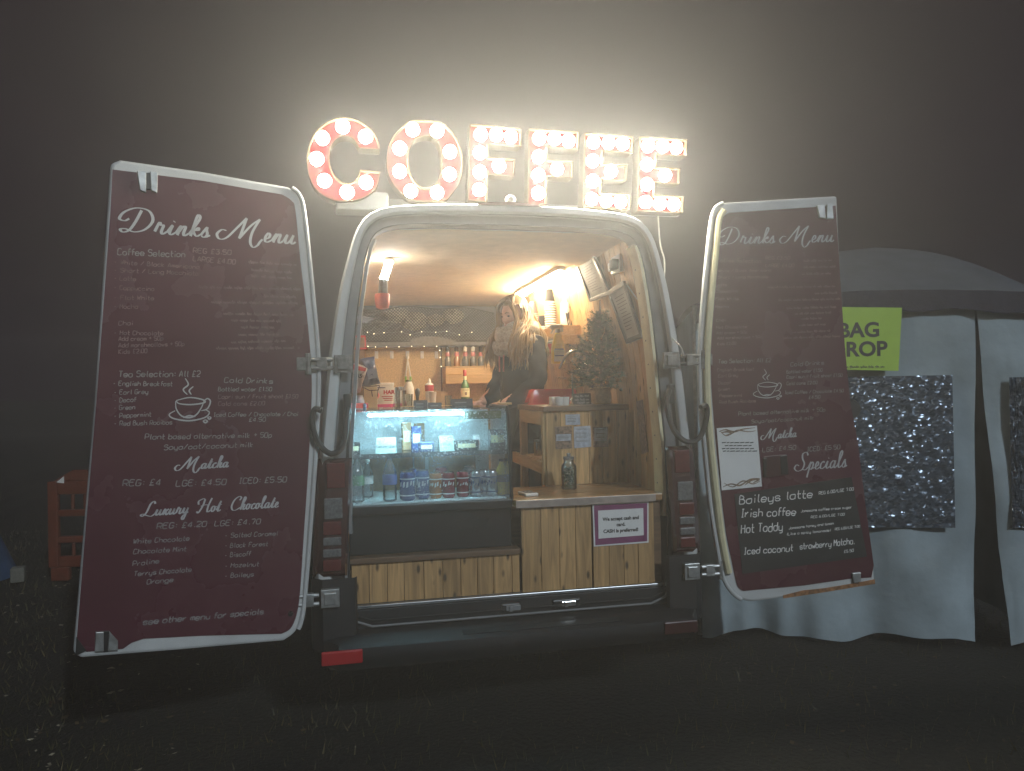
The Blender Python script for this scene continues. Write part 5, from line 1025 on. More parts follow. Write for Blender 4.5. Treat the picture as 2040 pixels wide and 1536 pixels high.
# small things along the edge of the worktop
for x0, x1, y0, y1, Y, lab in ((824,853,797,822,.95,'black card stand nearest the squeezy bottle'),(853,882,802,822,.85,'lower black card stand in the middle of the row'),(898,944,794,820,.90,'widest black card stand below the whiskey bottle')):
    a, b = PY(x0,y1,Y), PY(x1,y0,Y); t = thing('card_stand', ((a.x+b.x)/2, Y, 1.49), lab, 'card stand', 'black card stands behind the fridge top')
    w = (b.x-a.x); h = b.z-1.49; mb = MB(); mb.add([(-w/2,0,0),(w/2,0,0),(w/2*.94,.03,h),(-w/2*.94,.03,h),(-w/2,.07,0),(w/2,.07,0)], [(0,1,2,3),(3,2,5,4)]); obj('stand', mb, M['dark'], t, False)
    mb = MB(); mb.box(-w*.3,w*.2,.0225,.0245,h*.78,h*.84); obj('stand_print', mb, M['grey_metal'], t, False)
for x0, x1, lab in ((798,825,'thin pine block at the left of the card stands'),(880,899,'thin pine block between two card stands'),(982,1006,'thin pine block on the right corner of the fridge top')):
    a = PY(x0, 819, .8); b = PY(x1, 819, .8); mb = MB(); Y = .76 if x0 < 950 else .60; z = 1.49 if x0 < 950 else 1.5745
    mb.box(a.x,b.x,Y,Y+.06,z,z+(.085 if x0 < 950 else .012)); tag(obj('pine_block', mb, M['pine'], bevel=.002), lab, 'block', 'pine blocks along the worktop edge')
q0 = BX(832,2.3); t = thing('tamper', q0, 'black handled coffee tamper standing beside the squeezy bottle', 'tamper'); obj('tamper_base', MB().lathe([(.028,0),(.028,.025),(.012,.03),(.010,.05)], n=16), M['letter_rim'], t, False, smooth=True); obj('tamper_handle', MB().lathe([(.011,.051),(.014,.08),(.020,.11),(.018,.135),(.008,.145)], n=16), M['black'], t, False, smooth=True)
for x, Y, w, h, lab in ((878,2.3,.095,.115,'brown paper bag stack beside the squeezy bottle'),):
    p = BX(x, Y); mb = MB(); rr = []; rnd = random.Random(4)
    for z in (0,.3,.6,1): rr.append([Vector((p.x+x_*w/2*(1+rnd.uniform(-.04,.04)), Y+y_*.035, BZ+z*h+rnd.uniform(-.004,.004))) for x_, y_ in ((-1,-1),(0,-1.1),(1,-1),(1,1),(0,.9),(-1,1))])
    mb.loft(rr, caps=True); tag(obj('paper_bag', mb, M['brown_paper']), lab, 'paper bag')
lat('plastic_cup','pale clear plastic cup in front of the brown paper bag','cup',BX(862,2.2,BZ),[('cup_body',mat('frosted_cup',(.6,.56,.52),.3,var=.05),[(.020,0),(.022,.004),(.030,.11),(.031,.115),(.027,.11),(.018,.006)])])
lat('glass_tumbler','small clear glass beside the widest card stand','glass',BX(893,2.2),[('glass_body','jar_glass',[(.024,0),(.026,.004),(.028,.085),(.026,.085),(.023,.006)])])
# ---- right-hand side: crate shelf with cups
cs = thing('cup_shelf', (.68,1.85,2.0), 'pale crate shelf on the right wall carrying the paper cups', 'shelf')
zt = 2.085
mb = MB(); mb.box(.585,.745,1.23,1.245,zt-.125,zt-.064); mb.box(.585,.745,1.23,1.245,zt-.061,zt-.004); mb.box(.585,.598,1.2455,2.60,zt-.06,zt-.004); mb.box(.585,.745,1.2455,2.60,zt-.075,zt-.062); obj('crate_boards', mb, M['piney'], cs, bevel=.002)
mb = MB(); mb.box(.583,.745,1.2455,2.60,zt-.003,zt+.004); obj('shelf_top', mb, M['piney'], cs)
mb = MB(); mb.tube([(.57,1.3,zt-.10),(.57,2.6,zt-.10)], .006, 6); mb.box(.60,.745,1.26,2.58,zt-.10,zt-.076); obj('utensil_rail', mb, M['grey_metal'], cs)
zt += .0045
def cup(nm, loc, bodym, rimm, lab, grp, r=.043, h=.105):
    mb = MB(); mb.lathe([(r*.70,h),(r*.715,h*.96),(r*.95,h*.14),(r*.93,h*.10)], n=18); mb.m = 1; mb.lathe([(r*.96,0),(r*1.03,.003),(r*1.03,.0085),(r*.96,.0115)], n=18)
    t = obj(nm, mb, [bodym, rimm], smooth=True); t.location = loc; return tag(t, lab, 'cup', grp)
def stack(x, y0, Y, n, dz, bodym, rimm, lab, grp, r=.043, h=.105, z=None):
    loc = Vector((PY(x, y0, Y).x, Y, z if z is not None else zt)); c = cup('paper_cup', loc, bodym, rimm, lab, grp, r, h)
    for k in range(1, n): dup(c, loc+Vector((random.uniform(-.001,.001), 0, dz*k)))
whiterim = mat('white_cup_rim', (.45,.43,.39), .7, var=.04, spec=.1); blackcup = mat('black_cup', (.012,.011,.010), .8, var=.2, spec=.1)
stack(1097, 646, 1.86, 13, .0180, blackcup, whiterim, 'upturned black paper cup in the tall stack on the crate shelf', 'black paper cups in the tall stack')
stack(1080, 646, 2.05, 4, .0150, blackcup, whiterim, 'upturned black paper cup in the short stack beside the tall one', 'black paper cups in the short stack', .036, .095)
stack(1063, 650, 2.40, 13, .0150, mat('pink_cup', (.40,.06,.06), .6, var=.1), mat('pink_cup_rim', (.5,.28,.25), .6), 'upturned red and white paper cup in the stack behind the woman', 'red and white paper cups in the stack', .045, .11)
p = PY(1126,640,1.50); lat('shaker_bottle','white bottle with a black label on the crate shelf','bottle',(p.x,1.50,zt),[('bottle_body','white_plastic',[(.03,0),(.034,.006),(.034,.135),(.028,.15)]),('lid','white_plastic',[(.031,.151),(.032,.155),(.031,.178),(.016,.185),(.012,.215),(.006,.225)])])
t = bpy.data.objects['shaker_bottle']; mb = MB(); mb.poly([Vector((.0355*math.sin(a), -.0355*math.cos(a), z)) for a, z in ((-.3,.11),(.2,.10),(.7,.115),(.8,.03),(.3,.005),(.1,.05))], [Vector((.033*math.sin(a), -.033*math.cos(a), z)) for a, z in ((-.3,.11),(.2,.10),(.7,.115),(.8,.03),(.3,.005),(.1,.05))]); obj('bottle_label', mb, M['black'], t, False)
Pf = Plane((0,1.262,0), (1,.35,0))
t = bag('coffee_bag', 'silver and black foil coffee bag at the end of the crate shelf', Pf, dens([(1139,594),(1160,582),(1168,584),(1180,592),(1183,648),(1150,650),(1136,650)]), .028, M['black_foil'], seed=6)
mb = MB(); mb.flat(Pf, [(1140,600),(1158,588),(1158,612),(1150,625),(1150,648),(1138,648)], .036, .003); obj('foil_face', mb, M['silver_foil'], t)
p = PX(1087,690,.60); rp = thing('red_pot', (p.x, p.y, p.z), 'red pot with a white rim hanging under the crate shelf', 'pot')
obj('pot_body', MB().lathe([(.05,-.055),(.066,-.045),(.075,.05),(.07,.05),(.06,-.04)], p, 20), M['redgloss'], rp, smooth=True); obj('pot_rim', MB().lathe([(.074,.0505),(.079,.052),(.079,.058),(.072,.059)], p, 20), M['white_plastic'], rp, smooth=True)
mb = MB(); mb.tube([p+Vector((-.075,0,.05)), p+Vector((-.03,0,.09)), (.57,p.y,1.985)], .004, 6); obj('pot_hook', mb, M['steel'], rp)
# yellow spray bottle hung by its trigger
p = PX(1112,725,.548); sp = thing('spray_bottle', p, 'yellow spray bottle with a white trigger hooked on the shelf rail', 'spray bottle'); k = 1
mb = MB(); mb.loft([[Vector((x_*w, y_*d, z)) for x_, y_ in ((-1,-.6),(-.6,-1),(.6,-1),(1,-.6),(1,.6),(.6,1),(-.6,1),(-1,.6))] for z, w, d in ((0,.040,.026),(.008,.044,.03),(.09,.043,.03),(.12,.038,.028),(.19,.022,.02),(.205,.015,.015))], caps=True); obj('bottle_body', mb, M['yellow'], sp, False, smooth=True)
mb = MB(); mb.box(-.036,.036,-.0325,-.0312,.015,.092); lb = obj('bottle_label', mb, mat('pale_spray_label', (.62,.60,.48), .4), sp, False)
mb = MB(); mb.box(-.030,.030,-.0345,-.0328,.092,.100); mb.box(-.03,.03,-.0345,-.0328,.05,.056); obj('label_print', mb, M['blue_can'], lb, False)
mb = MB(); mb.lathe([(.016,.2055),(.018,.21),(.018,.228),(.012,.232)], n=12); mb.rbox((-.01,0,.246), (.085,.026,.026), 0, 0, -.12); mb.rbox((-.034,0,.222), (.012,.014,.05), 0, 0, .5); mb.rbox((.028,0,.228), (.02,.022,.03)); obj('trigger_head', mb, M['white_plastic'], sp, False, bevel=.004)
tp = thing('tap', (.62,1.0,1.562), 'curved chrome tap beside the small fir tree', 'tap')
mb = MB(); mb.tube([(.60,.98,1.562),(.60,.98,1.75)]+[tuple(PY(x, y, .98)) for x, y in sm([(1178,720),(1172,708),(1160,700),(1140,700),(1125,712),(1114,735)])], .009, 8); obj('spout', mb, M['steel'], tp, smooth=True)
mb = MB(); mb.lathe([(.022,0),(.022,.03),(.014,.04)], (.60,.98,1.562), 14); mb.tube([(.60,.98,1.60),(.65,.97,1.63)], .006, 6); obj('tap_body', mb, M['steel'], tp, smooth=True)
a, b = PY(1050,802,1.08), PY(1146,772,1.08)
rb = thing('red_basin', ((a.x+b.x)/2, 1.08, 1.562), 'red plastic basin upturned on the cabinet behind the white mugs', 'basin')
mb = MB(); w = (b.x-a.x)/2; mb.loft([[Vector((x_*w*s+0*z, y_*.09*s, z)) for x_, y_ in ((-1,-.8),(-.9,-1),(.9,-1),(1,-.8),(1,.8),(.9,1),(-.9,1),(-1,.8))] for z, s in ((0,1.06),(.008,1.0),(.085,.94),(.098,.86))], caps=True); obj('basin_body', mb, M['redgloss'], rb, False, smooth=True)
# white mugs in a box, chalk sign
a = PY(1098,806,.66); wx = thing('white_box', (a.x+.03,.68,1.562), 'small white carton beside the white mugs', 'box'); mb = MB(); mb.box(-.03,.025,-.03,.03,0,.052); obj('carton', mb, M['paper'], wx, False, bevel=.003)
for x, lab in ((1114,'white mug nearest the white carton'),(1125,'white mug nearest the chalk sign')):
    p = PY(x, 806, .62); t = lat('mug', lab, 'mug', (p.x,.62,1.562), [('mug_body','white_plastic',[(.022,0),(.026,.005),(.028,.05),(.025,.05),(.022,.008)])], 'white mugs on the cabinet')
    mb = MB(); mb.tube([(-.026,0,.042),(-.04,-.005,.036),(-.04,-.005,.018),(-.025,0,.012)], .0035, 6); obj('handle', mb, M['white_plastic'], t, False)
Pk = Plane((0,.585,0), (1,0,0)); a = Pk.px(1160,806); ck = thing('chalk_sign', (a.x,.585,1.562), 'small black chalk sign standing on the cabinet in front of the fir tree', 'sign')
mb = MB(); mb.flat(Pk, [(1142,784),(1177,783),(1178,805.5),(1143,806)], 0, .006); obj('board', mb, M['chalkboard'], ck)
mb = MB(); [scribble(mb, a_, b_, Pk, .011, .0026) for a_, b_ in (((1145,791),(1172,790)),((1145,798),(1174,797)),((1150,804),(1174,803)))]; obj('chalk_lettering', mb, M['chalk'], ck)
# printed notes on the cabinet front
Pn = Plane((0,.549,0), (1,0,0))
for q, mt_, lab in (([(1126,826),(1155,825),(1156,846),(1127,847)],'glossy_print','glossy note pinned highest on the cabinet boards'),([(1105,850),(1139,849),(1140,893),(1107,895)],'pic','photo print with a white caption on the cabinet, nearest the sweet jar lid'),([(1143,850),(1176,848),(1178,890),(1144,893)],'glossy_print','pale note in the middle of the cabinet front'),([(1181,851),(1211,850),(1212,890),(1182,891)],'pic','photo print on the right of the cabinet notes')):
    c = Pn.px(sum(x for x, y in q)/4, sum(y for x, y in q)/4); t = thing('printed_note', c, lab, 'note', 'notes pinned to the cabinet front')
    mb = MB(); mb.flat(Pn, q, .001, .0016); obj('sheet', mb, M[mt_], t)
    (x0, y0), (x1, y1) = q[0], q[2]; mb = MB(); rnd = random.Random(x0)
    if mt_ == 'pic':
        f0, f1 = (.36,.66) if x0 < 1120 else (.05,.72); mb.flat(Pn, [(x0+3,y0+(y1-y0)*f0),(x1-3,y0+(y1-y0)*f0-1),(x1-3,y0+(y1-y0)*f1-1),(x0+3,y0+(y1-y0)*f1)], .003, .001); obj('caption', mb, M['glossy_print'], t)
        mb = MB()
        for k in range(3): 
            yy = y0+(y1-y0)*(f0+.06+(f1-f0-.1)*k/3); mb.flat(Pn, [(x0+6,yy),(x1-6-rnd.uniform(0,6),yy),(x1-8,yy+1.4),(x0+6,yy+1.6)], .0045, .001)
    else:
        for k in range(4): yy = y0+4+(y1-y0-8)*k/4; mb.flat(Pn, [(x0+4,yy),(x1-5-rnd.uniform(0,8),yy),(x1-9,yy+1.3),(x0+4,yy+1.5)], .003, .001)
    obj('print_lines', mb, M['grey_metal'], t)
p = PY(1134,972,.36); sj = thing('sweet_jar', (p.x,.36,1.1005), 'glass jar of dark green sweets on the counter', 'jar')
obj('jar_body', MB().lathe([(.035,0),(.042,.006),(.043,.12),(.040,.135),(.028,.15),(.028,.165),(.026,.165),(.026,.15),(.038,.134),(.041,.12),(.040,.01)], n=20), M['jar_glass'], sj, False, smooth=True)
obj('jar_lid', MB().lathe([(.030,.166),(.031,.168),(.031,.182),(.012,.186),(.012,.20),(.004,.204)], n=20), M['clear_lens'], sj, False, smooth=True)
rnd = random.Random(5); g = MB(); w = MB()
for i in range(150):
    a, r, z = rnd.uniform(0,6.28), .034*math.sqrt(rnd.random()), rnd.uniform(.012,.122); (w if rnd.random() < .16 else g).ball((r*math.cos(a), r*math.sin(a), z), rnd.uniform(.006,.009), 7, 5, (1,.8,.7))
for mb_, mt_ in ((g,'sweet_green'),(w,'sweet_pale')): q = obj('sweets', mb_, M[mt_], sj, False, smooth='all'); q['kind'] = 'stuff'
p = PY(1050,978,.24); cr = thing('card_reader', (p.x,.22,1.1005), 'white card reader with keys at the left end of the counter', 'card reader', None, .15)
mb = MB(); mb.box(-.036,.036,-.06,.06,0,.016); obj('reader_body', mb, M['white_plastic'], cr, False, bevel=.005)
mb = MB()
for i in range(3):
    for j in range(4): mb.box(-.027+.019*i,-.014+.019*i,-.05+.016*j,-.04+.016*j,.0165,.018)
mb.box(-.027,.027,.022,.05,.0165,.0175); obj('keys', mb, M['dark'], cr, False)
for x, z, r, h, mt_, lab in ((.40,1.241,.04,.14,'dark','dark jar on the cabinet\'s inner shelf behind the pine post'),(.36,1.241,.03,.10,'steel','steel pot on the cabinet\'s inner shelf')):
    lat('storage_jar', lab, 'jar', (x,.80 if x > .38 else .95,z), [('jar_body',mt_,[(r*.9,0),(r,.006),(r,h*.85),(r*.85,h*.9)]),('jar_lid','zinc',[(r*.88,h*.905),(r*.92,h*.92),(r*.9,h)])])
mb = MB(); mb.tube([(.322,.70,1.27),(.322,.74,1.37),(.322,.70,1.43),(.322,.655,1.36),(.322,.70,1.27)], .012, 8); tag(obj('coiled_hose', mb, M['rubber'], smooth='all'), 'loop of dark hose hanging inside the open pine side of the cabinet', 'hose')
# cash sign
Ps = Plane((0,.055,0), (1,0,0)); q = [(1180,1003),(1292,999),(1292,1081),(1183,1089)]
cg = thing('cash_sign', Ps.px(1236,1088), 'laminated plum-bordered sign about cash and card on the counter boards', 'sign')
mb = MB(); mb.flat(Ps, q, .001, .002); obj('laminate', mb, M['paper'], cg)
mb = MB(); mb.flat(Ps, [(1183,1006),(1289,1002),(1289,1078),(1186,1086)], .0022, .001); obj('border', mb, M['purple'], cg)
mb = MB(); mb.flat(Ps, [(1191,1017),(1281,1012),(1282,1066),(1192,1073)], .0036, .001); obj('message_panel', mb, M['paper'], cg)
mb = MB()
for t_, y in (('We accept cash and',1035.5),('card.',1047.5),('CASH is preferred!',1059.5)):
    u0, v0 = Ps.hit(1236.5,y); letters(mb, t_, .0245, lambda x, yy: Ps.pt(u0+x, v0+yy-.006*(x/.12)*0, .0044), 'CENTER', .0011)
obj('message_lettering', mb, M['ink'], cg)
mb = MB(); mb.ball(PX(1281,815,.82), .001, 4, 3); 
Pw = [PX(x, y, .838) for x, y in ((1268,800),(1281,796),(1291,900),(1278,905))]
for p in Pw: p.x = wallx(p.z)-.004
t = thing('wall_leaflet', sum(Pw, Vector())/4, 'faded leaflet taped to the right wall beside the jamb strip', 'leaflet'); mb = MB(); mb.poly([p-Vector((.003,0,0)) for p in Pw], Pw); obj('sheet', mb, M['pic'], t)
# ------------------------------------------------------------------ small decorated fir tree in a sack
tx, ty, tz = PY(1198,790,.76).x, .76, 1.562
ft = thing('christmas_tree', (tx,ty,tz), 'small decorated fir tree in a sackcloth pot on the cabinet', 'plant')
rnd = random.Random(21)
mb = MB(); mb.tube([(tx,ty,tz+.05),(tx+.004,ty,tz+.3),(tx-.004,ty,tz+.57)], [.010,.007,.002], 6)
ne = MB(); H = .56
tips = []
for k in range(130):
    f = (k/129)**.9; z = tz+.09+f*(H-.10); a = k*2.399; L = (.225*(1-f)**.8+.022)*rnd.uniform(.72,1.12)
    d = Vector((math.cos(a), math.sin(a), .25+.3*f)); d.normalize(); p0 = Vector((tx, ty, z)); p1 = p0+d*L+Vector((0,0,-.12*L)); mb.tube([p0, p0.lerp(p1,.5)+Vector((0,0,.01)), p1], [.003,.002,.001], 4, False); tips.append(p1)
    subs = [(p0, p1)]
    for s in range(int(3+L*36)):
        q = p0.lerp(p1, rnd.uniform(.25,.95)); b_ = Vector((rnd.gauss(0,1), rnd.gauss(0,1), rnd.gauss(.1,.5))).normalized(); subs.append((q, q+(d*.8+b_*.7)*.045*rnd.uniform(.6,1.2)))
    for q0, q1 in subs:
        Ls = (q1-q0).length; dd = (q1-q0).normalized(); n_ = int(8+Ls*230)
        for i in range(n_):
            q = q0.lerp(q1, rnd.uniform(.08 if Ls < .06 else .3, 1)); s = Vector((rnd.gauss(0,1), rnd.gauss(0,1), rnd.gauss(0,1))).cross(dd)
            if s.length < .01: continue
            s.normalize(); e = q+(dd*.6+s)*rnd.uniform(.012,.023); w_ = dd.cross(s)*.0015; ne.add([q+w_, q-w_, e], [(0,1,2)])
mb.tube([(tx,ty,tz+.55),(tx+.003,ty,tz+.64)], [.010,.003], 6)
obj('trunk', mb, M['trunk'], ft); obj('needles', ne, M['needles'], ft)
mb = MB(); mb.lathe([(.05,0),(.058,.01),(.062,.06),(.055,.08),(.066,.10),(.06,.105),(.05,.085),(.03,.082)], (tx,ty,tz), 18); obj('sack_pot', mb, M['sack'], ft, smooth=True)
mb = MB()
for i in range(70):
    a = rnd.uniform(0,6.28); q = Vector((tx+.05*math.cos(a), ty+.05*math.sin(a), tz+.095)); mb.tube([q, q+Vector((rnd.gauss(0,.02)-.02, rnd.gauss(-.015,.02), rnd.uniform(-.015,.035)))], .0012, 3, False)
obj('straw', mb, M['letter_rim'], ft)
for i, (x, y, mt_, r) in enumerate(((1170,678,'gold',.008),(1198,676,'gold',.008),(1183,697,'gold',.009),(1208,702,'silver',.006),(1192,729,'silver',.006),(1214,733,'silver',.006),(1209,762,'gold',.013),(1237,776,'black',.010),(1160,795,'redgloss',.012),(1180,770,'black',.010),(1225,720,'silver',.006),(1160,740,'silver',.005),(1245,700,'gold',.006))):
    p = PY(x, y, ty-.12+(.02 if i % 2 else 0)); mb = MB(); mb.ball(p, r, 12, 8); mb.tube([p+Vector((0,0,r)), p+Vector((0,.01,r+.02))], .0008, 4); obj('bauble', mb, M[mt_], ft, smooth='all')
mb = MB()
for pts in ([(1205,652),(1203,664),(1197,676)],[(1208,672),(1207,690),(1208,702)],[(1172,672),(1168,680)],[(1186,690),(1182,700)]): mb.tube([PY(x, y, ty-.14) for x, y in pts], .0016, 4)
obj('tinsel', mb, M['silver'], ft)
# ------------------------------------------------------------------ the barista
RZ = math.radians(-66); PB_ = Vector((.378,1.47,FL))
wm = thing('person', PB_, 'woman with long blond hair, dark coat and grey scarf serving inside the van', 'person', None, RZ); wm.scale = (.985, .985, .985)
def skin_mesh(joints, edges, root=0, sub=2):
    me = bpy.data.meshes.new('t'); me.from_pydata([j[:3] for j in joints], edges, []); o = bpy.data.objects.new('t', me); COL.objects.link(o)
    bm = bmesh.new(); bm.from_mesh(me); ly = bm.verts.layers.skin.verify(); bm.verts.ensure_lookup_table()
    for v, j in zip(bm.verts, joints):
        r = j[3]; v[ly].radius = (r, r) if not isinstance(r, tuple) else r
        v[ly].use_root = (v.index == root)
    bm.to_mesh(me); bm.free()
    o.modifiers.new('skin', 'SKIN').use_smooth_shade = True; s = o.modifiers.new('sub', 'SUBSURF'); s.levels = sub; s.render_levels = sub
    dg = bpy.context.evaluated_depsgraph_get(); ev = o.evaluated_get(dg).to_mesh(); mb = MB(); mb.add([v.co.copy() for v in ev.vertices], [tuple(p.vertices) for p in ev.polygons])
    bpy.data.objects.remove(o); bpy.data.meshes.remove(me); return mb
J = [(0,0,.90,.125),(0,.005,1.08,.115),(0,0,1.26,.13),(0,-.005,1.40,.085),(0,-.025,1.47,.052),(0,-.04,1.53,.055),
     (.09,0,.86,.095),(.10,-.01,.48,.062),(.10,.02,.09,.045),(.11,-.10,.035,.036),(-.09,0,.86,.095),(-.10,-.03,.48,.062),(-.10,0,.09,.045),(-.11,-.12,.035,.036),
     (.165,0,1.37,.062),(.215,-.02,1.10,.046),(.17,-.24,.975,.036),(.15,-.29,.955,.030),(-.165,0,1.37,.062),(-.21,-.03,1.10,.046),(-.10,-.25,.985,.036),(-.075,-.30,.965,.030)]
Ed = [(0,1),(1,2),(2,3),(3,4),(4,5),(0,6),(6,7),(7,8),(8,9),(0,10),(10,11),(11,12),(12,13),(2,14),(14,15),(15,16),(16,17),(2,18),(18,19),(19,20),(20,21)]
body = skin_mesh(J, Ed)
def head_mesh():
    mb = MB(); n, k = 40, 34; c = Vector((0,-.045,1.575)); rows = []
    for j in range(k+1):
        th = math.pi*j/k; z = math.cos(th); row = []
        for i in range(n):
            a = 2*math.pi*i/n; x, y = math.sin(th)*math.cos(a), math.sin(th)*math.sin(a)
            p = Vector((x*.074, y*.094, z*.115)); f = max(0, -y)                       # f: how far towards the face
            if p.z < -.02: p.x *= 1-.34*min(1, (-.02-p.z)/.09); p.y = p.y*(1-.12*min(1, (-.02-p.z)/.09))-(.010*f if p.z < -.06 else 0)
            g = lambda x0, z0, sx, sz: math.exp(-((p.x-x0)/sx)**2-((p.z-z0)/sz)**2)*f**2
            p.y -= .017*g(0,-.022,.011,.016)+.009*g(0,.002,.008,.026)                   # nose
            p.y += .010*(g(.031,.012,.014,.011)+g(-.031,.012,.014,.011))               # eye sockets
            p.y -= .005*(g(.031,.030,.018,.008)+g(-.031,.030,.018,.008))               # brows
            p.y -= .006*g(0,-.052,.020,.006)-.003*g(0,-.0575,.022,.003)+.005*g(0,-.063,.017,.006)   # lips
            p.y -= .007*g(0,-.090,.018,.014); p.y -= .004*(g(.042,-.02,.018,.02)+g(-.042,-.02,.018,.02))
            row.append(c+p)
        rows.append(row)
    mb.loft(rows); return mb
hd = head_mesh()
# turn the head down and a little back towards the camera
Hm = Matrix.Translation((0,-.03,1.50)) @ Matrix.Rotation(math.radians(6), 4, 'Z') @ Matrix.Rotation(math.radians(11), 4, 'X') @ Matrix.Translation((0,.03,-1.50))
for sx in (-1, 1): hd.ball((sx*.074,-.035,1.565), .026, 10, 8, (.35,.8,1.2))
hd.xf(Hm)
hands = MB()
for s, wr_, dr in ((1, Vector((.15,-.29,.955)), Vector((-.18,-.95,-.2))), (-1, Vector((-.075,-.30,.965)), Vector((.15,-.95,-.22)))):
    d = dr.normalized(); side = d.cross(Vector((0,0,1))).normalized(); up = side.cross(d)
    J2 = [(*(wr_-d*.01), .026), (*(wr_+d*.035), .030), (*(wr_+d*.075), .028)]; E2 = [(0,1),(1,2)]
    for f, (o, L) in enumerate(((-.026,.066),(-.009,.074),(.009,.070),(.025,.055))):
        b = wr_+d*.082+side*o; i0 = len(J2); q1 = b+d*L*.45-up*.004; q2 = q1+d*L*.30-up*.016; q3 = q2+d*L*.12-up*.022
        J2 += [(*b,.0095),(*q1,.0090),(*q2,.0085),(*q3,.0075)]; E2 += [(2,i0),(i0,i0+1),(i0+1,i0+2),(i0+2,i0+3)]
    i0 = len(J2); q0 = wr_+d*.03-side*s*-.030; q1 = q0+(d*.6+side*s*.7).normalized()*.034-up*.008; q2 = q1+(d*.95+side*s*.05).normalized()*.028-up*.01
    J2 += [(*q0,.011),(*q1,.010),(*q2,.0085)]; E2 += [(1,i0),(i0,i0+1),(i0+1,i0+2)]
    h = skin_mesh(J2, E2, 0, 1); hands.add(h.v, h.f)
allb = MB()
for q in (body, hd, hands): allb.add(q.v, q.f)
bo = obj('body', allb, M['skin'], wm, False, smooth='all')
rm_ = bo.modifiers.new('remesh', 'REMESH'); rm_.mode = 'VOXEL'; rm_.voxel_size = .0055; rm_.use_smooth_shade = True
eye = MB(); lip = MB(); brow = MB()
for sx in (-1, 1):
    eye.ball((sx*.031,-.1235,1.585), .010, 12, 8, (1.25,.6,.62)); brow.tube([(sx*.016,-.137,1.606),(sx*.030,-.137,1.611),(sx*.046,-.125,1.606)], [.003,.0035,.002], 6)
lip.tube([(-.022,-.128,1.521),(-.008,-.138,1.524),(0,-.138,1.5225),(.008,-.138,1.524),(.022,-.128,1.521)], [.002,.004,.004,.004,.002], 6); lip.tube([(-.018,-.128,1.518),(0,-.137,1.513),(.018,-.128,1.518)], [.002,.005,.002], 6)
for mb_, nm, mt_ in ((eye,'eyes',M['ink']),(lip,'lips',mat('lips', (.42,.16,.14), .4)),(brow,'eyebrows',mat('brow_hair', (.12,.075,.04), .8))): mb_.xf(Hm); obj(nm, mb_, mt_, wm, False, smooth='all')
# coat, zip, trousers, boots
JC = [(0,.005,.62,.20),(0,.005,.90,.185),(0,.005,1.10,.165),(0,0,1.27,.175),(0,-.005,1.385,.115),(.155,.005,1.365,.080),(.218,-.015,1.11,.074),(.19,-.19,1.00,.060),(.150,-.302,.957,.043),(-.155,.005,1.365,.080),(-.213,-.025,1.11,.074),(-.125,-.19,1.01,.060),(-.075,-.312,.966,.043)]
EC = [(0,1),(1,2),(2,3),(3,4),(3,5),(5,6),(6,7),(7,8),(3,9),(9,10),(10,11),(11,12)]
cm = skin_mesh(JC, EC, 1, 3); rnd = random.Random(4)
for i, p in enumerate(cm.v):
    f = .004*math.sin(38*p.z+9*p.x+3*math.sin(20*p.y))+.003*math.sin(61*p.z-23*p.x+14*p.y)+.006*noise.noise((p.x*9, p.y*9, p.z*6)); c_ = Vector((p.x*.9, p.y, 0)); l = c_.length
    if l > .02: p += c_/l*f
    if abs(p.x) < .2 and p.z < 1.34: p.y *= .86
co = obj('coat', cm, M['coat'], wm, False, smooth='all')
mb = MB(); mb.tube([(0,-.17,z_) if z_ < 1.2 else (0,-.165+.15*(z_-1.2),z_) for z_ in [.66+.035*i for i in range(20)]], .007, 6); obj('coat_zip', mb, M['black'], wm, False, smooth='all')
mb = MB()
for sx in (-1, 1): mb.tube([(sx*.020,-.155,1.36),(sx*.026,-.17,1.28),(sx*.024,-.172,1.18)], .006, 6)
obj('coat_piping', mb, M['trim'], wm, False, smooth='all')
JT = [(0,0,.88,.135),(.09,0,.84,.105),(.10,-.01,.48,.078),(.10,.02,.12,.062),(-.09,0,.84,.105),(-.10,-.03,.48,.078),(-.10,0,.12,.062)]
obj('trousers', skin_mesh(JT, [(0,1),(1,2),(2,3),(0,4),(4,5),(5,6)], 0, 1), M['trousers'], wm, False, smooth='all')
for sx in (-1, 1):
    mb = MB(); c = Vector((sx*.105, -.02 if sx < 0 else 0, 0)); mb.loft([[c+Vector((x*w, y*l-.05, z)) for x, y in ((-1,-.7),(-.6,-1),(.6,-1),(1,-.7),(1,.8),(.5,1),(-.5,1),(-1,.8))] for z, w, l in ((.002,.048,.13),(.03,.05,.132),(.06,.046,.11),(.075,.05,.06))]+[[c+Vector((x*.055, y*.055+.01, z)) for x, y in ((-1,-.7),(-.6,-1),(.6,-1),(1,-.7),(1,.8),(.5,1),(-.5,1),(-1,.8))] for z in (.10,.16)], caps=True); obj('boot', mb, M['black'], wm, False, smooth=True)
# scarf: two thick knitted loops
mb = MB(); 
for zc, rx, ry, rt, ph in ((1.445,.125,.115,.058,.4),(1.375,.150,.135,.052,1.7),(1.49,.10,.095,.040,2.6)):
    rings = []
    for i in range(41):
        a = 2*math.pi*i/40; c = Vector((rx*math.cos(a), ry*math.sin(a)-.03, zc+.018*math.sin(2*a+ph)-.03*math.sin(a)*-1*.6)); o_ = Vector((math.cos(a), math.sin(a), 0)); ring_ = []
        for k in range(14):
            b_ = 2*math.pi*k/14; r_ = rt*(1+.13*math.sin(3*b_+4*a+ph)+.07*math.sin(7*a)); ring_.append(c+o_*math.cos(b_)*r_*.8+Vector((0,0,1))*math.sin(b_)*r_)
        rings.append(ring_)
    mb.loft(rings)
obj('scarf', mb, M['scarf'], wm, False, smooth='all')
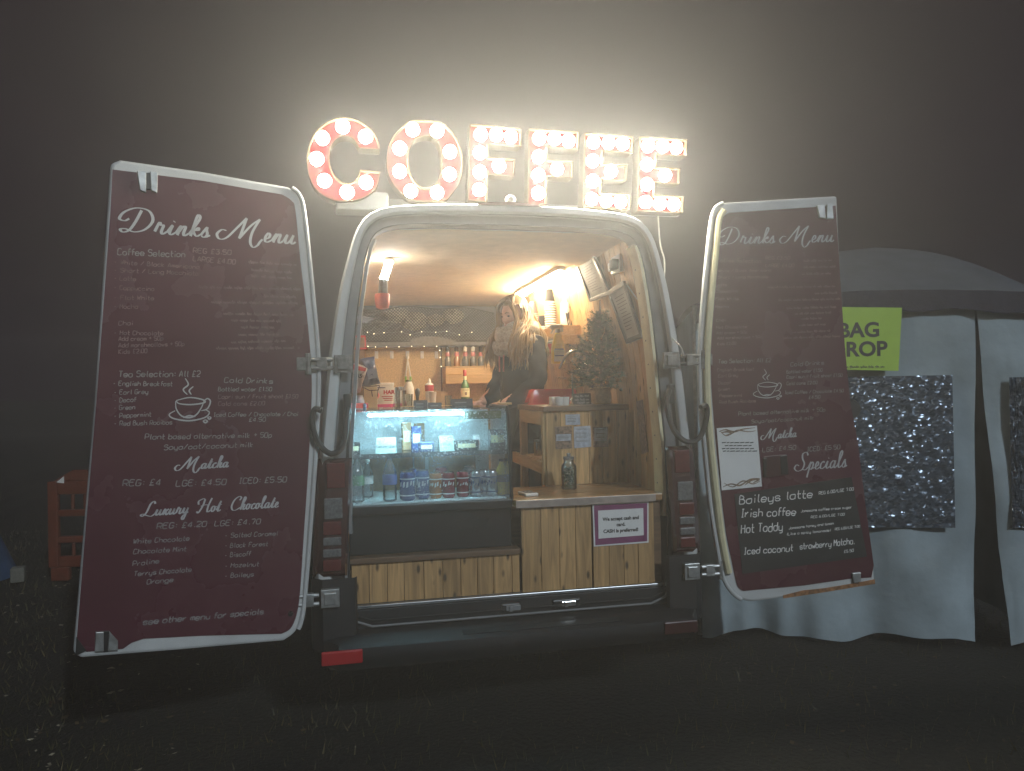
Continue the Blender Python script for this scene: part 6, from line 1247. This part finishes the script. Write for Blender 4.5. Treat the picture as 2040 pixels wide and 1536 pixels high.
# hair: skull cap plus long waving locks over the scarf
mb = MB(); rnd = random.Random(13); hc = Vector((0,-.035,1.585))
cap_ = MB(); n, k = 28, 14; rows = []
for j in range(k+1):
    th = .05+1.75*j/k; row = []
    for i in range(n):
        a = 2*math.pi*i/n; x, y = math.sin(th)*math.cos(a), math.sin(th)*math.sin(a); kf = max(0, -y)
        lim = 1-.0*kf; zz = math.cos(th)
        if kf > .35 and zz < .50: zz = .50+.06*(zz-.5); y *= .90
        row.append(hc+Vector((x*.098, y*.116+.004, zz*.140)))
    rows.append(row)
cap_.loft(rows); mb.add(cap_.v, cap_.f)
for i in range(300):
    a = rnd.uniform(-.30, math.pi+.30); rr = rnd.uniform(.15, 1.05)
    top = hc+Vector((.085*math.cos(a)*rr, .10*math.sin(a)*rr*(.8 if math.sin(a) > 0 else 1)+.0, .131*math.sqrt(max(.05, 1-rr*rr*.85))))
    mid = hc+Vector((.105*math.cos(a), .11*math.sin(a)+.012, -.02+rnd.uniform(-.03,.03)))
    fx = 1 if math.cos(a) > 0 else -1; fr = abs(math.cos(a)) > .55
    low = Vector((fx*rnd.uniform(.10,.19) if fr else .16*math.cos(a)*rnd.uniform(.8,1.2), (rnd.uniform(-.17,-.03) if fr else .15+rnd.uniform(-.02,.03)), 1.40+rnd.uniform(-.03,.03)))
    end = Vector((low.x*rnd.uniform(.75,1.15), low.y+rnd.uniform(-.03,.01), 1.24+rnd.uniform(-.06,.09)))
    ph = rnd.uniform(0,6.28); P_ = []
    ctl = smooth2([top, mid, low, end], 7)
    for q, c in enumerate(ctl):
        f = q/len(ctl); P_.append(c+Vector((.012*f*math.sin(9*f+ph), .012*f*math.cos(8*f+ph), 0)))
    w = rnd.uniform(.004,.0085); mb.tube(P_, [w*(.6+.5*math.sin(math.pi*min(1, .1+.9*q/len(P_)))) if q < len(P_)-2 else w*.25 for q in range(len(P_))], 5, False)
for i in range(90):
    sx = 1 if i % 2 else -1; t = rnd.random()
    top = hc+Vector((.012+sx*rnd.uniform(0,.03), -.02-.075*t, .138-.045*t*t)); m1 = hc+Vector((sx*(.060+.02*rnd.random()), -.085-.02*t, .065+rnd.uniform(-.02,.02)))
    m2 = hc+Vector((sx*(.088+.014*rnd.random()), -.060-.03*rnd.random(), -.04)); e_ = Vector((sx*rnd.uniform(.085,.15), rnd.uniform(-.20,-.08), 1.33+rnd.uniform(-.08,.06)))
    ctl = smooth2([top, m1, m2, e_], 6); w = rnd.uniform(.004,.008); ph = rnd.uniform(0,6.28)
    mb.tube([c+Vector((.010*math.sin(.5*q+ph)*q/18, .008*math.cos(.45*q+ph)*q/18, 0)) for q, c in enumerate(ctl)], [w*(1 if q < len(ctl)-4 else .4) for q in range(len(ctl))], 5, False)
hv = Matrix.Translation((0,-.03,1.50)) @ Matrix.Rotation(math.radians(6), 4, 'Z') @ Matrix.Rotation(math.radians(5), 4, 'X') @ Matrix.Translation((0,.03,-1.50))
mb.v = [(hv @ q).lerp(q, max(0, min(1, (1.55-q.z)/.12))) for q in mb.v]
mt, nt, b, N, L = nodes('long_blond_hair'); tc = N('TexCoord'); sp_ = N('SeparateXYZ'); L(tc.outputs['Object'], sp_.inputs[0]); mr = N('MapRange'); mr.inputs[1].default_value = 1.70; mr.inputs[2].default_value = 1.50; L(sp_.outputs[2], mr.inputs[0])
ge = N('NewGeometry'); a_ = N('Math'); a_.operation = 'MULTIPLY_ADD'; a_.inputs[1].default_value = .5; L(ge.outputs['Random Per Island'], a_.inputs[0]); L(mr.outputs[0], a_.inputs[2])
rp_ = N('ValToRGB'); e = rp_.color_ramp.elements; e[0].position = .1; e[1].position = 1.1; e[0].color = (.05,.033,.018,1); e[1].color = (.24,.155,.066,1); L(a_.outputs[0], rp_.inputs[0]); L(rp_.outputs[0], b.inputs['Base Color']); b.inputs['Roughness'].default_value = .38
obj('hair', mb, mt, wm, False, smooth='all')
# what she holds
q = PB_+Matrix.Rotation(RZ, 3, 'Z') @ Vector((.04,-.398,.921))
hp = thing('portafilter', q, 'brown handled coffee scoop in the woman\'s hands', 'scoop', None, RZ)
mb = MB(); mb.lathe([(.024,-.022),(.034,-.018),(.036,.014),(.032,.014),(.03,-.01)], n=16); obj('scoop_bowl', mb, M['darkwood'], hp, False, smooth=True)
mb = MB(); mb.tube([(-.03,0,0),(-.075,.01,.002),(-.11,.012,0)], [.007,.011,.009], 8); obj('scoop_handle', mb, M['darkwood'], hp, False, smooth=True)
# ------------------------------------------------------------------ added mist volume, standing in for the glow of a fogged lens
mb = MB(); mb.box(-24,24,-9,34,-1.05,4.2)
mt = bpy.data.materials.new('mist'); mt.use_nodes = True; nt = mt.node_tree; nt.nodes.clear(); o = nt.nodes.new('ShaderNodeOutputMaterial'); v = nt.nodes.new('ShaderNodeVolumePrincipled')
v.inputs['Color'].default_value = (.96,.94,.92,1); v.inputs['Density'].default_value = .020; v.inputs['Anisotropy'].default_value = .69; nt.links.new(v.outputs[0], o.inputs['Volume'])
tag(obj('haze', mb, mt), 'added mist volume standing in for lens fog around the lit sign', None, kind='stuff')
